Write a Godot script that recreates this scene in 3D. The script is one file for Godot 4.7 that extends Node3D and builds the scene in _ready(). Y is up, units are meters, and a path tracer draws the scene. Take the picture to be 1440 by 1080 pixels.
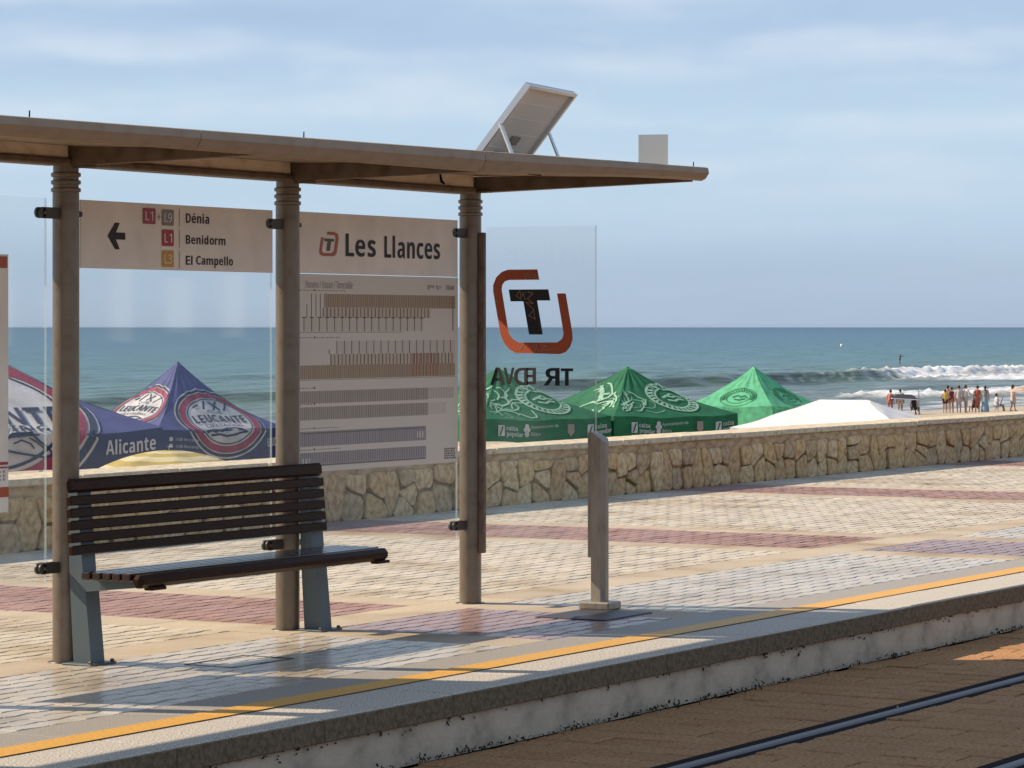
extends Node3D
# World axes: x runs along the platform (away to the right), z points from the sea towards the tracks, y is up.
# The platform surface is y = 0.

class B:
	var v := PackedVector3Array()
	var n := PackedVector3Array()
	var c := PackedColorArray()
	var col := Color.WHITE
	func tri(p: Vector3, q: Vector3, r: Vector3) -> void:   # counter-clockwise seen from outside
		var m := (q - p).cross(r - p).normalized()
		v.append(p); v.append(r); v.append(q)
		for i in 3:
			n.append(m); c.append(col)
	func trin(p: Vector3, q: Vector3, r: Vector3, np: Vector3, nq: Vector3, nr: Vector3) -> void:
		v.append(p); v.append(r); v.append(q)
		n.append(np); n.append(nr); n.append(nq)
		for i in 3: c.append(col)
	func quad(p: Vector3, q: Vector3, r: Vector3, s: Vector3) -> void:
		tri(p, q, r); tri(p, r, s)
	func face(pts: Array, inside: Vector3) -> void:   # a convex face turned away from «inside»
		var mid := Vector3.ZERO
		for p in pts: mid += p
		mid /= pts.size()
		var m: Vector3 = (pts[1] - pts[0]).cross(pts[2] - pts[0])
		for i in range(1, pts.size() - 1):
			if m.dot(mid - inside) >= 0.0: tri(pts[0], pts[i], pts[i + 1])
			else: tri(pts[0], pts[i + 1], pts[i])
	func grid(g: Array, colors = null) -> void:   # rows of points, smooth; columns run to the right, rows run up
		var rows: int = g.size()
		var cols: int = g[0].size()
		var nn := []
		for i in rows:
			var line := PackedVector3Array()
			var up: PackedVector3Array = g[mini(i + 1, rows - 1)]
			var dn: PackedVector3Array = g[maxi(i - 1, 0)]
			var me: PackedVector3Array = g[i]
			for j in cols:
				line.append((me[mini(j + 1, cols - 1)] - me[maxi(j - 1, 0)]).cross(up[j] - dn[j]).normalized())
			nn.append(line)
		for i in rows - 1:
			var a: PackedVector3Array = g[i]
			var b: PackedVector3Array = g[i + 1]
			var na: PackedVector3Array = nn[i]
			var nb: PackedVector3Array = nn[i + 1]
			for j in cols - 1:
				v.append(a[j]); v.append(b[j + 1]); v.append(a[j + 1])
				v.append(a[j]); v.append(b[j]); v.append(b[j + 1])
				n.append(na[j]); n.append(nb[j + 1]); n.append(na[j + 1])
				n.append(na[j]); n.append(nb[j]); n.append(nb[j + 1])
				if colors == null:
					for k in 6: c.append(col)
				else:
					var ca: PackedColorArray = colors[i]
					var cb: PackedColorArray = colors[i + 1]
					c.append(ca[j]); c.append(cb[j + 1]); c.append(ca[j + 1])
					c.append(ca[j]); c.append(cb[j]); c.append(cb[j + 1])
	func mesh(m: Material, colored := false) -> ArrayMesh:
		var a := []
		a.resize(Mesh.ARRAY_MAX)
		a[Mesh.ARRAY_VERTEX] = v
		a[Mesh.ARRAY_NORMAL] = n
		if colored: a[Mesh.ARRAY_COLOR] = c
		var am := ArrayMesh.new()
		am.add_surface_from_arrays(Mesh.PRIMITIVE_TRIANGLES, a)
		am.surface_set_material(0, m)
		return am

var taken := {}
var rng := RandomNumberGenerator.new()
var sans: SystemFont
var serif: SystemFont
var light_sans: SystemFont
var M := {}
var wob := FastNoiseLite.new()
const EYE := Vector3(0, 1.58, 0)
const POST_X := [8.60, 10.49, 12.38, 14.27, 16.16]
const POST_Z := -9.45

# ---------------------------------------------------------------- naming
func numbered(called: String) -> String:
	if not taken.has(called):
		taken[called] = 0
		return called
	taken[called] += 1
	return "%s_%03d" % [called, taken[called]]

func thing(called: String, label: String, category: String, at := Vector3.ZERO, turn := 0.0, group := "") -> Node3D:
	var o := Node3D.new()
	o.name = numbered(called)
	add_child(o)
	o.position = at
	o.rotation.y = turn
	tag(o, label, category, group)
	return o

func tag(o: Node, label: String, category: String, group := "") -> void:
	o.set_meta("label", label)
	o.set_meta("category", category)
	if group != "": o.set_meta("group", group)

func part(parent: Node, called: String, mesh: Mesh, xf := Transform3D()) -> MeshInstance3D:
	var o := MeshInstance3D.new()
	o.mesh = mesh
	o.transform = xf
	o.name = numbered(called) if parent == self else called
	parent.add_child(o, true)
	return o

func setting(called: String) -> Node3D:
	var o := Node3D.new()
	o.name = called
	add_child(o)
	o.set_meta("kind", "structure")
	return o

# ---------------------------------------------------------------- materials
func lin(r: float, g: float, b: float) -> Color:
	return Color(r, g, b).linear_to_srgb()

func mat(r: float, g: float, b: float, rough := 0.8, metal := 0.0) -> StandardMaterial3D:
	var m := StandardMaterial3D.new()
	m.albedo_color = lin(r, g, b)
	m.roughness = rough
	m.metallic = metal
	return m

func noise_tex(freq: float, stops: Array, kind := 0, octaves := 4, seed_ := 1, size := 512) -> NoiseTexture2D:
	var f := FastNoiseLite.new()
	f.seed = seed_
	f.frequency = freq
	f.noise_type = [FastNoiseLite.TYPE_SIMPLEX_SMOOTH, FastNoiseLite.TYPE_CELLULAR, FastNoiseLite.TYPE_VALUE][kind]
	f.fractal_octaves = octaves
	var t := NoiseTexture2D.new()
	t.width = size; t.height = size
	t.seamless = true
	t.noise = f
	var g := Gradient.new()
	g.offsets = PackedFloat32Array()
	g.colors = PackedColorArray()
	var offs := PackedFloat32Array()
	var cols := PackedColorArray()
	for s in stops:
		offs.append(s[0]); cols.append(s[1])
	g.offsets = offs
	g.colors = cols
	t.color_ramp = g
	return t

func normal_tex(freq: float, strength: float, octaves := 4, seed_ := 5, size := 512) -> NoiseTexture2D:
	var f := FastNoiseLite.new()
	f.seed = seed_
	f.frequency = freq
	f.fractal_octaves = octaves
	var t := NoiseTexture2D.new()
	t.width = size; t.height = size
	t.seamless = true
	t.as_normal_map = true
	t.bump_strength = strength
	t.noise = f
	return t

func g3(x: float) -> Color: return Color(x, x, x)

func textured(m: StandardMaterial3D, tex: Texture2D, scale: Vector3, nrm: Texture2D = null, nscale := 1.0, world := true) -> StandardMaterial3D:
	m.uv1_triplanar = true
	m.uv1_world_triplanar = world
	m.uv1_scale = scale
	if tex: m.albedo_texture = tex
	if nrm:
		m.normal_enabled = true
		m.normal_texture = nrm
		m.normal_scale = nscale
	return m

func glass(r: float, g: float, b: float, alpha: float) -> StandardMaterial3D:
	var m := StandardMaterial3D.new()
	var c := lin(r, g, b)
	m.albedo_color = Color(c.r, c.g, c.b, alpha)
	m.transparency = BaseMaterial3D.TRANSPARENCY_ALPHA
	m.roughness = 0.03
	return m

func make_materials() -> void:
	var grain := noise_tex(0.02, [[0.0, g3(0.72)], [0.5, g3(0.9)], [1.0, g3(1.0)]], 0, 5, 3)
	var speck := noise_tex(0.16, [[0.0, g3(0.5)], [0.42, g3(0.86)], [0.6, g3(0.95)], [1.0, g3(1.0)]], 0, 3, 8)
	var stain := noise_tex(0.012, [[0.0, Color(0.66, 0.60, 0.54)], [0.3, Color(0.86, 0.83, 0.80)], [0.6, g3(0.94)], [1.0, g3(1.0)]], 0, 5, 12)
	var metal_wear := noise_tex(0.014, [[0.0, Color(0.82, 0.78, 0.73)], [0.25, Color(0.92, 0.90, 0.88)], [0.5, g3(0.96)], [1.0, g3(1.0)]], 0, 6, 55)
	var bump := normal_tex(0.05, 5.0, 5, 6)
	var bump_soft := normal_tex(0.012, 6.0, 3, 7)
	M.grain = grain
	M.stain = stain
	M.bump = bump
	M.post = textured(mat(0.205, 0.168, 0.128, 0.36, 0.45), metal_wear, Vector3(1.6, 1.1, 1.6), bump, 0.03, false)
	M.fascia = textured(mat(0.335, 0.255, 0.18, 0.55, 0.1), metal_wear, Vector3(0.7, 1.3, 1.3), bump, 0.03)
	M.roof = textured(mat(0.36, 0.28, 0.205, 0.6), stain, Vector3(1, 1, 1))
	M.fascia.metallic_specular = 0.3
	M.beam = textured(mat(0.86, 0.78, 0.66, 0.6), metal_wear, Vector3(0.7, 1.5, 0.7))
	M.dark_beam = textured(mat(0.17, 0.12, 0.085, 0.6), stain, Vector3(1, 1, 1))
	M.bracket = mat(0.07, 0.06, 0.05, 0.45, 0.4)
	M.bolt = mat(0.12, 0.1, 0.08, 0.4, 0.6)
	M.black = mat(0.012, 0.011, 0.011, 0.55)
	M.ink = mat(0.016, 0.014, 0.015, 0.6)
	M.glass = glass(0.36, 0.66, 0.70, 0.045)
	M.glass.metallic_specular = 0.3
	M.glass_edge = glass(0.70, 0.82, 0.80, 0.2)
	M.screen_glass = glass(0.36, 0.62, 0.64, 0.04)
	M.screen_glass.metallic_specular = 0.3
	M.sign = textured(mat(0.87, 0.80, 0.70, 0.45), noise_tex(0.006, [[0.0, g3(0.93)], [1.0, g3(1.0)]], 0, 3, 31), Vector3(1, 1, 1))
	M.white = mat(0.78, 0.77, 0.74, 0.5)
	M.wood = textured(mat(0.042, 0.019, 0.012, 0.35), noise_tex(0.03, [[0.0, g3(0.55)], [0.5, g3(0.9)], [1.0, g3(1.0)]], 0, 4, 14), Vector3(0.8, 14, 14), bump, 0.05)
	M.wood.metallic_specular = 0.22
	M.seat_wood = M.wood.duplicate()
	M.seat_wood.roughness = 0.2
	M.seat_wood.metallic_specular = 0.6
	M.leg = mat(0.085, 0.115, 0.13, 0.45, 0.1)
	M.galv = textured(mat(0.33, 0.31, 0.28, 0.4, 0.5), grain, Vector3(4, 4, 4))
	M.bollard = textured(mat(0.32, 0.285, 0.235, 0.38, 0.45), metal_wear, Vector3(2.5, 0.8, 2.5), bump, 0.04, false)
	# paving: colours come from the pieces, this is only the grain
	var drift := noise_tex(0.008, [[0.0, Color(0.80, 0.75, 0.69)], [0.3, Color(0.92, 0.90, 0.87)], [0.5, Color(0.97, 0.965, 0.955)], [0.72, g3(1.0)], [1.0, Color(1.0, 0.97, 0.92)]], 0, 6, 61)
	for k in ["worn", "matt"]:
		var m := mat(1, 1, 1, 0.24 if k == "worn" else 0.75)
		m.vertex_color_use_as_albedo = true
		textured(m, speck, Vector3(2.6, 2.6, 2.6), bump, 0.05 if k == "worn" else 0.3)
		m.detail_enabled = true
		m.detail_blend_mode = BaseMaterial3D.BLEND_MODE_MUL
		m.detail_uv_layer = BaseMaterial3D.DETAIL_UV_2
		m.detail_albedo = drift
		m.uv2_triplanar = true
		m.uv2_world_triplanar = true
		m.uv2_scale = Vector3(0.21, 0.21, 0.21)
		m.metallic_specular = 0.185 if k == "worn" else 0.2
		M["pave_" + k] = m
	M.joint = textured(mat(0.10, 0.072, 0.048, 0.95), speck, Vector3(2, 2, 2))
	M.terrazzo = textured(mat(0.47, 0.415, 0.35, 0.6), noise_tex(0.08, [[0.0, g3(0.3)], [0.36, g3(0.7)], [0.55, g3(0.9)], [1.0, g3(1.0)]], 0, 5, 17), Vector3(3.2, 3.2, 3.2), bump, 0.35)
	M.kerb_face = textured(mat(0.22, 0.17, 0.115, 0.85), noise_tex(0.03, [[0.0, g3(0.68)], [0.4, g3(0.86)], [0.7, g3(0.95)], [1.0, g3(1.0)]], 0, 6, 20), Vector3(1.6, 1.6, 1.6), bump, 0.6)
	M.kerb = textured(mat(0.68, 0.60, 0.495, 0.75), noise_tex(0.07, [[0.0, g3(0.3)], [0.36, g3(0.68)], [0.55, g3(0.9)], [1.0, g3(1.0)]], 0, 5, 19), Vector3(2.6, 2.6, 2.6), bump, 0.6)
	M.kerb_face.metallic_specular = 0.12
	M.yellow = textured(mat(0.72, 0.37, 0.055, 0.55), noise_tex(0.05, [[0.0, g3(0.7)], [0.3, g3(0.9)], [1.0, g3(1.0)]], 0, 5, 23), Vector3(1.5, 1.5, 1.5))
	M.riser = textured(mat(0.58, 0.49, 0.375, 0.85), noise_tex(0.01, [[0.0, g3(0.78)], [0.5, g3(0.93)], [1.0, g3(1.0)]], 0, 5, 37), Vector3(0.7, 1.0, 0.7), bump, 0.25)
	M.riser.metallic_specular = 0.15
	M.soil = textured(mat(0.06, 0.036, 0.02, 1.0), speck, Vector3(2, 2, 2))
	var bm := mat(1, 1, 1, 0.8)
	bm.vertex_color_use_as_albedo = true
	bm.metallic_specular = 0.12
	M.brick = textured(bm, noise_tex(0.04, [[0.0, g3(0.62)], [0.45, g3(0.9)], [1.0, g3(1.0)]], 0, 5, 27), Vector3(1.7, 1.7, 1.7), bump, 0.6)
	M.steel = mat(0.13, 0.115, 0.115, 0.5, 0.25)
	M.steel.metallic_specular = 0.3
	M.rubber = mat(0.018, 0.015, 0.014, 0.8)
	M.rubber.metallic_specular = 0.1
	var sm := mat(1, 1, 1, 0.9)
	sm.vertex_color_use_as_albedo = true
	M.stone = textured(sm, noise_tex(0.02, [[0.0, Color(0.72, 0.63, 0.52)], [0.4, Color(0.90, 0.87, 0.82)], [0.7, g3(1.0)], [1.0, g3(1.0)]], 0, 5, 29), Vector3(1.1, 1.1, 1.1), normal_tex(0.02, 5.0, 4, 30), 0.22)
	M.mortar = textured(mat(0.50, 0.365, 0.22, 0.95), stain, Vector3(0.8, 1.6, 0.8), bump, 0.3)
	M.coping = textured(mat(0.68, 0.56, 0.39, 0.85), noise_tex(0.014, [[0.0, g3(0.62)], [0.4, g3(0.88)], [1.0, g3(1.0)]], 0, 5, 33), Vector3(1, 1, 1), bump, 0.4)
	M.sand = textured(mat(0.47, 0.385, 0.285, 0.95), grain, Vector3(0.25, 0.25, 0.25), bump_soft, 0.8)
	M.inland = textured(mat(0.36, 0.27, 0.19, 0.9), grain, Vector3(0.3, 0.3, 0.3))
	var w := mat(1, 1, 1, 0.3)
	w.vertex_color_use_as_albedo = true
	w.metallic_specular = 0.22
	textured(w, noise_tex(0.02, [[0.0, g3(0.45)], [0.45, g3(0.78)], [1.0, g3(1.0)]], 0, 6, 41), Vector3(0.0035, 0.1, 0.022), normal_tex(0.03, 6.0, 4, 43), 0.55)
	M.sea = w
	M.panel_back = mat(0.70, 0.64, 0.57, 0.55)
	M.alu = mat(0.62, 0.62, 0.62, 0.35, 0.7)
	M.cell = mat(0.02, 0.025, 0.06, 0.2)
	M.frost = StandardMaterial3D.new()
	M.frost.albedo_color = Color(0.80, 0.78, 0.72, 0.62)
	M.frost.transparency = BaseMaterial3D.TRANSPARENCY_ALPHA
	M.frost.roughness = 0.5
	M.orange = mat(0.42, 0.085, 0.028, 0.5)
	M.scratch = mat(0.36, 0.23, 0.16, 0.6)
	M.grey_line = mat(0.3, 0.27, 0.24, 0.6)
	M.red = mat(0.36, 0.035, 0.045, 0.5)
	M.crimson = mat(0.34, 0.05, 0.11, 0.5)
	M.ochre = mat(0.55, 0.29, 0.03, 0.5)
	M.tag_grey = mat(0.235, 0.21, 0.185, 0.5)
	M.logo_orange = mat(0.42, 0.11, 0.055, 0.5)
	M.logo_grey = mat(0.1, 0.075, 0.06, 0.5)

func cloth(r: float, g: float, b: float, through := 0.35) -> StandardMaterial3D:
	var m := mat(r, g, b, 0.8)
	m.backlight_enabled = true
	m.backlight = lin(through, through, through)
	return textured(m, M.grain, Vector3(0.3, 0.3, 0.3))

# ---------------------------------------------------------------- shapes
func bx(b: B, at: Vector3, size: Vector3, bevel := 0.0, basis := Basis()) -> void:
	var h := size / 2.0
	var e := minf(bevel, minf(h.x, minf(h.y, h.z)) * 0.95)
	var P := func(ax: int, sx: float, sy: float, sz: float) -> Vector3:
		var p := Vector3((h.x - (0.0 if ax == 0 else e)) * sx, (h.y - (0.0 if ax == 1 else e)) * sy, (h.z - (0.0 if ax == 2 else e)) * sz)
		return at + basis * p
	for s in [-1.0, 1.0]:
		b.face([P.call(0, s, -1, -1), P.call(0, s, 1, -1), P.call(0, s, 1, 1), P.call(0, s, -1, 1)], at)
		b.face([P.call(1, -1, s, -1), P.call(1, 1, s, -1), P.call(1, 1, s, 1), P.call(1, -1, s, 1)], at)
		b.face([P.call(2, -1, -1, s), P.call(2, 1, -1, s), P.call(2, 1, 1, s), P.call(2, -1, 1, s)], at)
	if e <= 0.0: return
	for s in [-1.0, 1.0]:
		for t in [-1.0, 1.0]:
			b.face([P.call(0, s, t, -1), P.call(0, s, t, 1), P.call(1, s, t, 1), P.call(1, s, t, -1)], at)
			b.face([P.call(1, -1, s, t), P.call(1, 1, s, t), P.call(2, 1, s, t), P.call(2, -1, s, t)], at)
			b.face([P.call(0, s, -1, t), P.call(0, s, 1, t), P.call(2, s, 1, t), P.call(2, s, -1, t)], at)
			for q in [-1.0, 1.0]:
				b.face([P.call(0, s, t, q), P.call(1, s, t, q), P.call(2, s, t, q)], at)

func box_mesh(size: Vector3, bevel: float, m: Material) -> ArrayMesh:
	var b := B.new()
	bx(b, Vector3.ZERO, size, bevel)
	return b.mesh(m)

func hexa(b: B, p: Array) -> void:   # p: four points below in a ring, the four above them
	var mid := Vector3.ZERO
	for q in p: mid += q
	mid /= 8.0
	b.face([p[0], p[1], p[2], p[3]], mid)
	b.face([p[4], p[5], p[6], p[7]], mid)
	for i in 4:
		var j := (i + 1) % 4
		b.face([p[i], p[j], p[j + 4], p[i + 4]], mid)

func prism(b: B, poly: PackedVector2Array, xf: Transform3D, depth: float) -> void:   # polygon in x, y; from z = 0 to depth
	if Geometry2D.is_polygon_clockwise(poly): poly.reverse()
	if Geometry2D.is_polygon_clockwise(poly): pass
	var area := 0.0
	for i in poly.size():
		area += poly[i].cross(poly[(i + 1) % poly.size()])
	if area < 0.0: poly.reverse()
	var t := Geometry2D.triangulate_polygon(poly)
	for i in range(0, t.size(), 3):
		var p := poly[t[i]]
		var q := poly[t[i + 1]]
		var r := poly[t[i + 2]]
		if (q - p).cross(r - p) < 0.0:
			var k := q
			q = r
			r = k
		b.tri(xf * Vector3(p.x, p.y, depth), xf * Vector3(q.x, q.y, depth), xf * Vector3(r.x, r.y, depth))
		b.tri(xf * Vector3(p.x, p.y, 0), xf * Vector3(r.x, r.y, 0), xf * Vector3(q.x, q.y, 0))
	for i in poly.size():
		var p := poly[i]
		var q := poly[(i + 1) % poly.size()]
		b.quad(xf * Vector3(p.x, p.y, 0), xf * Vector3(q.x, q.y, 0), xf * Vector3(q.x, q.y, depth), xf * Vector3(p.x, p.y, depth))

func tube(b: B, pts: Array, radii: Array, sides := 8) -> void:
	var rings := []
	for i in pts.size():
		var d: Vector3 = (pts[mini(i + 1, pts.size() - 1)] - pts[maxi(i - 1, 0)]).normalized()
		var x := d.cross(Vector3.UP if absf(d.y) < 0.9 else Vector3.RIGHT).normalized()
		var y := d.cross(x).normalized()
		var ring := []
		for k in sides:
			var a := TAU * k / sides
			ring.append([pts[i] + (x * cos(a) + y * sin(a)) * radii[i], x * cos(a) + y * sin(a)])
		rings.append(ring)
	for i in pts.size() - 1:
		for k in sides:
			var j := (k + 1) % sides
			var p = rings[i][k]
			var q = rings[i][j]
			var r = rings[i + 1][j]
			var s = rings[i + 1][k]
			b.trin(p[0], r[0], q[0], p[1], r[1], q[1])
			b.trin(p[0], s[0], r[0], p[1], s[1], r[1])
	for e in [0, pts.size() - 1]:
		var mid: Vector3 = pts[e]
		for k in sides:
			b.face([mid, rings[e][k][0], rings[e][(k + 1) % sides][0]], pts[1] if e == 0 else pts[e - 1])

func lathe(b: B, at: Vector3, prof: Array, sides := 24) -> void:   # [radius, height] upwards; each band has its own normals
	for i in prof.size() - 1:
		var r0: float = prof[i][0]
		var y0: float = prof[i][1]
		var r1: float = prof[i + 1][0]
		var y1: float = prof[i + 1][1]
		var nr := Vector2(y1 - y0, r0 - r1).normalized()
		for k in sides:
			var a0 := TAU * k / sides
			var a1 := TAU * (k + 1) / sides
			var d0 := Vector3(cos(a0), 0, -sin(a0))
			var d1 := Vector3(cos(a1), 0, -sin(a1))
			var up := Vector3(0, nr.y, 0)
			var p := at + d0 * r0 + Vector3(0, y0, 0)
			var q := at + d1 * r0 + Vector3(0, y0, 0)
			var r := at + d1 * r1 + Vector3(0, y1, 0)
			var s := at + d0 * r1 + Vector3(0, y1, 0)
			if r0 > 0.0: b.trin(p, q, r, d0 * nr.x + up, d1 * nr.x + up, d1 * nr.x + up)
			if r1 > 0.0: b.trin(p, r, s, d0 * nr.x + up, d1 * nr.x + up, d0 * nr.x + up)

# lettering: the outline of «s» fitted into the box (x0, y0, w, h) and laid on a surface by «lay»
func letter(b: B, s: String, font: Font, x0: float, y0: float, w: float, h: float, lay: Callable, mirrored := false) -> void:
	var t := TextMesh.new()
	t.font = font
	t.text = s
	t.font_size = 40
	t.pixel_size = 0.01
	t.curve_step = 1.5
	t.depth = 0.0
	var a := t.get_mesh_arrays()
	var p: PackedVector3Array = a[Mesh.ARRAY_VERTEX]
	var ix: PackedInt32Array = a[Mesh.ARRAY_INDEX]
	if p.is_empty(): return
	var lo := Vector2(1e9, 1e9)
	var hi := -lo
	for q in p:
		lo = lo.min(Vector2(q.x, q.y))
		hi = hi.max(Vector2(q.x, q.y))
	var sc := Vector2(w, h) / (hi - lo)
	if w <= 0.0: sc.x = sc.y
	for i in range(0, ix.size(), 3):
		var m := []
		for k in 3:
			var q := (Vector2(p[ix[i + k]].x, p[ix[i + k]].y) - lo) * sc
			if mirrored: q.x = (hi.x - lo.x) * sc.x - q.x
			m.append(lay.call(x0 + q.x, y0 + q.y))
		if mirrored: b.tri(m[0], m[1], m[2])
		else: b.tri(m[0], m[2], m[1])

func stroke(b: B, pts: Array, width: float, lay: Callable) -> void:   # a drawn line of given width
	for i in pts.size() - 1:
		var p: Vector2 = pts[i]
		var q: Vector2 = pts[i + 1]
		var d := (q - p).normalized() * width * 0.5
		var o := Vector2(-d.y, d.x)
		p -= d * 0.6
		q += d * 0.6
		b.quad(lay.call(p.x - o.x, p.y - o.y), lay.call(q.x - o.x, q.y - o.y), lay.call(q.x + o.x, q.y + o.y), lay.call(p.x + o.x, p.y + o.y))

func shape2d(b: B, poly: PackedVector2Array, lay: Callable) -> void:
	var t := Geometry2D.triangulate_polygon(poly)
	for i in range(0, t.size(), 3):
		var p := poly[t[i]]
		var q := poly[t[i + 1]]
		var r := poly[t[i + 2]]
		if (q - p).cross(r - p) < 0.0:
			var k := q
			q = r
			r = k
		b.tri(lay.call(p.x, p.y), lay.call(q.x, q.y), lay.call(r.x, r.y))

func ring2d(b: B, x: float, y: float, rx: float, ry: float, inner: float, lay: Callable, a0 := 0.0, a1 := TAU, steps := 40, radial := 1) -> void:
	for i in steps:
		var p := a0 + (a1 - a0) * i / steps
		var q := a0 + (a1 - a0) * (i + 1) / steps
		for k in radial:
			var f0 := inner + (1.0 - inner) * k / radial
			var f1 := inner + (1.0 - inner) * (k + 1) / radial
			b.quad(lay.call(x + cos(p) * rx * f0, y + sin(p) * ry * f0), lay.call(x + cos(p) * rx * f1, y + sin(p) * ry * f1), lay.call(x + cos(q) * rx * f1, y + sin(q) * ry * f1), lay.call(x + cos(q) * rx * f0, y + sin(q) * ry * f0))

func round_rect(x0: float, y0: float, x1: float, y1: float, r: float) -> PackedVector2Array:
	var o := PackedVector2Array()
	for k in 4:
		var cx := (x1 - r) if k == 0 or k == 3 else (x0 + r)
		var cy := (y1 - r) if k < 2 else (y0 + r)
		for i in 4:
			var a := PI / 2 * k + PI / 6 * i
			o.append(Vector2(cx + cos(a) * r, cy + sin(a) * r))
	return o

func zig(t: float) -> float:   # the S-shaped long edge of the interlocking pavers
	var p := fposmod(t, 1.0)
	return 0.011 * (p * 4.0 if p < 0.25 else (2.0 - p * 4.0 if p < 0.75 else p * 4.0 - 4.0))

func paver_mesh(t0: float, t1: float, len_: float, wid: float, m: Material) -> ArrayMesh:
	var lower := PackedVector2Array()
	var gap := 0.0062
	var cut := 0.003
	var ts := [t0]
	for k in [0.25, 0.75, 1.25]:
		if k > t0 + 0.01 and k < t1 - 0.01: ts.append(k)
	ts.append(t1)
	var outer := PackedVector2Array()
	var mid := (t0 + t1) / 2.0
	for t in ts: outer.append(Vector2((t - mid) * len_ + (cut if t == t0 else (-cut if t == t1 else 0.0)), -wid / 2 + zig(t) + gap))
	ts.reverse()
	for t in ts: outer.append(Vector2((t - mid) * len_ + (cut if t == t0 else (-cut if t == t1 else 0.0)), wid / 2 + zig(t) - gap))
	return slab_shape(outer, 0.003, -0.016, m)

func slab_shape(outer: PackedVector2Array, bevel: float, low: float, m: Material) -> ArrayMesh:   # a flat piece in x, z with a chamfered rim; its top is y = 0
	var b := B.new()
	slab_into(b, outer, bevel, low, Vector3.ZERO)
	return b.mesh(m)

func slab_into(b: B, outer: PackedVector2Array, bevel: float, low: float, at: Vector3) -> void:
	var cnt := outer.size()
	var mid := Vector2.ZERO
	for p in outer: mid += p
	mid /= cnt
	var inner := PackedVector2Array()
	for i in cnt:
		var e0 := (outer[i] - outer[(i + cnt - 1) % cnt]).normalized()
		var e1 := (outer[(i + 1) % cnt] - outer[i]).normalized()
		var o := (Vector2(-e0.y, e0.x) + Vector2(-e1.y, e1.x)).normalized()
		inner.append(outer[i] + o * bevel * (1.0 if o.dot(mid - outer[i]) > 0 else -1.0) * 1.15)
	var V := func(p: Vector2, y: float) -> Vector3: return at + Vector3(p.x, y, p.y)
	var inside := at + Vector3(mid.x, low - 0.02, mid.y)
	var t := Geometry2D.triangulate_polygon(inner)
	for i in range(0, t.size(), 3):
		b.face([V.call(inner[t[i]], 0.0), V.call(inner[t[i + 1]], 0.0), V.call(inner[t[i + 2]], 0.0)], inside)
	for i in cnt:
		var j := (i + 1) % cnt
		b.face([V.call(outer[i], -bevel), V.call(outer[j], -bevel), V.call(inner[j], 0.0), V.call(inner[i], 0.0)], inside)
		b.face([V.call(outer[i], low), V.call(outer[j], low), V.call(outer[j], -bevel), V.call(outer[i], -bevel)], inside)

func seen_x(p: Vector3) -> Vector3:   # where a point falls in the picture: -1..1 across, -1..1 up, distance; only used to choose which pavers are worth a node
	var q := p - EYE
	var d := q.dot(Vector3(0.8696, 0, -0.4938))
	return Vector3(q.dot(Vector3(0.4938, 0, 0.8696)) / maxf(d, 0.01) / 0.1565, (q.y / maxf(d, 0.01) * 4600.0 - 80.0) / 540.0 + 0.296, d)

# ---------------------------------------------------------------- the scene
func _ready() -> void:
	rng.seed = 20240
	wob.seed = 77
	wob.frequency = 1.0
	var cam := Camera3D.new()
	cam.name = "camera"
	add_child(cam)
	cam.look_at_from_position(EYE, EYE + Vector3(0.8696, 0, -0.4938))
	cam.projection = Camera3D.PROJECTION_FRUSTUM
	cam.near = 0.1
	cam.far = 60000.0
	cam.size = 2.0 * cam.near * 540.0 / 4600.0
	cam.frustum_offset = Vector2(0, -cam.near * 80.0 / 4600.0)
	var env := Environment.new()
	env.background_mode = Environment.BG_SKY
	env.sky = Sky.new()
	var pano := PanoramaSkyMaterial.new()
	pano.panorama = sky_picture()
	env.sky.sky_material = pano
	env.tonemap_mode = Environment.TONE_MAPPER_LINEAR
	env.tonemap_exposure = 1.44
	env.background_energy_multiplier = 0.775
	env.sdfgi_enabled = true
	env.ssao_enabled = true
	env.ssil_enabled = true
	var we := WorldEnvironment.new()
	we.name = "world"
	we.environment = env
	add_child(we)
	var sun := DirectionalLight3D.new()
	sun.name = "sun"
	sun.light_color = Color(1.0, 0.93, 0.825)
	sun.light_energy = 1.6
	sun.light_angular_distance = 0.5
	sun.shadow_enabled = true
	add_child(sun)
	sun.look_at_from_position(Vector3.ZERO, Vector3(0.31, -0.781, 0.95))

	sans = SystemFont.new()
	sans.font_names = PackedStringArray(["Droid Sans"])
	sans.font_weight = 700
	light_sans = SystemFont.new()
	light_sans.font_names = PackedStringArray(["Droid Sans"])
	serif = SystemFont.new()
	serif.font_names = PackedStringArray(["Droid Serif"])
	serif.font_weight = 700
	make_materials()
	ground()
	sea()
	pavement()
	platform_edge()
	track()
	promenade_wall()
	shelter()
	end_screen()
	bench()
	signs()
	roof_things()
	tents()
	people()
	small_things()

# ---------------------------------------------------------------- sky, ground, sea
func sky_picture() -> ImageTexture:
	var f := FastNoiseLite.new()
	f.seed = 5
	f.frequency = 1.0
	f.fractal_octaves = 5
	var im := Image.create_empty(1024, 512, false, Image.FORMAT_RGB8)
	for y in 512:
		var el := 90.0 - (y + 0.5) * 180.0 / 512.0
		for x in 1024: im.set_pixel(x, y, sky_color(el, (x + 0.5) / 1024.0, f))
	im.resize(4096, 2048, Image.INTERPOLATE_BILINEAR)
	for y in range(2048 / 2 - 150, 2048 / 2 + 2):
		var el := 90.0 - (y + 0.5) * 180.0 / 2048.0
		for x in 4096: im.set_pixel(x, y, sky_color(el, (x + 0.5) / 4096.0, f))
	return ImageTexture.create_from_image(im)

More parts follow.
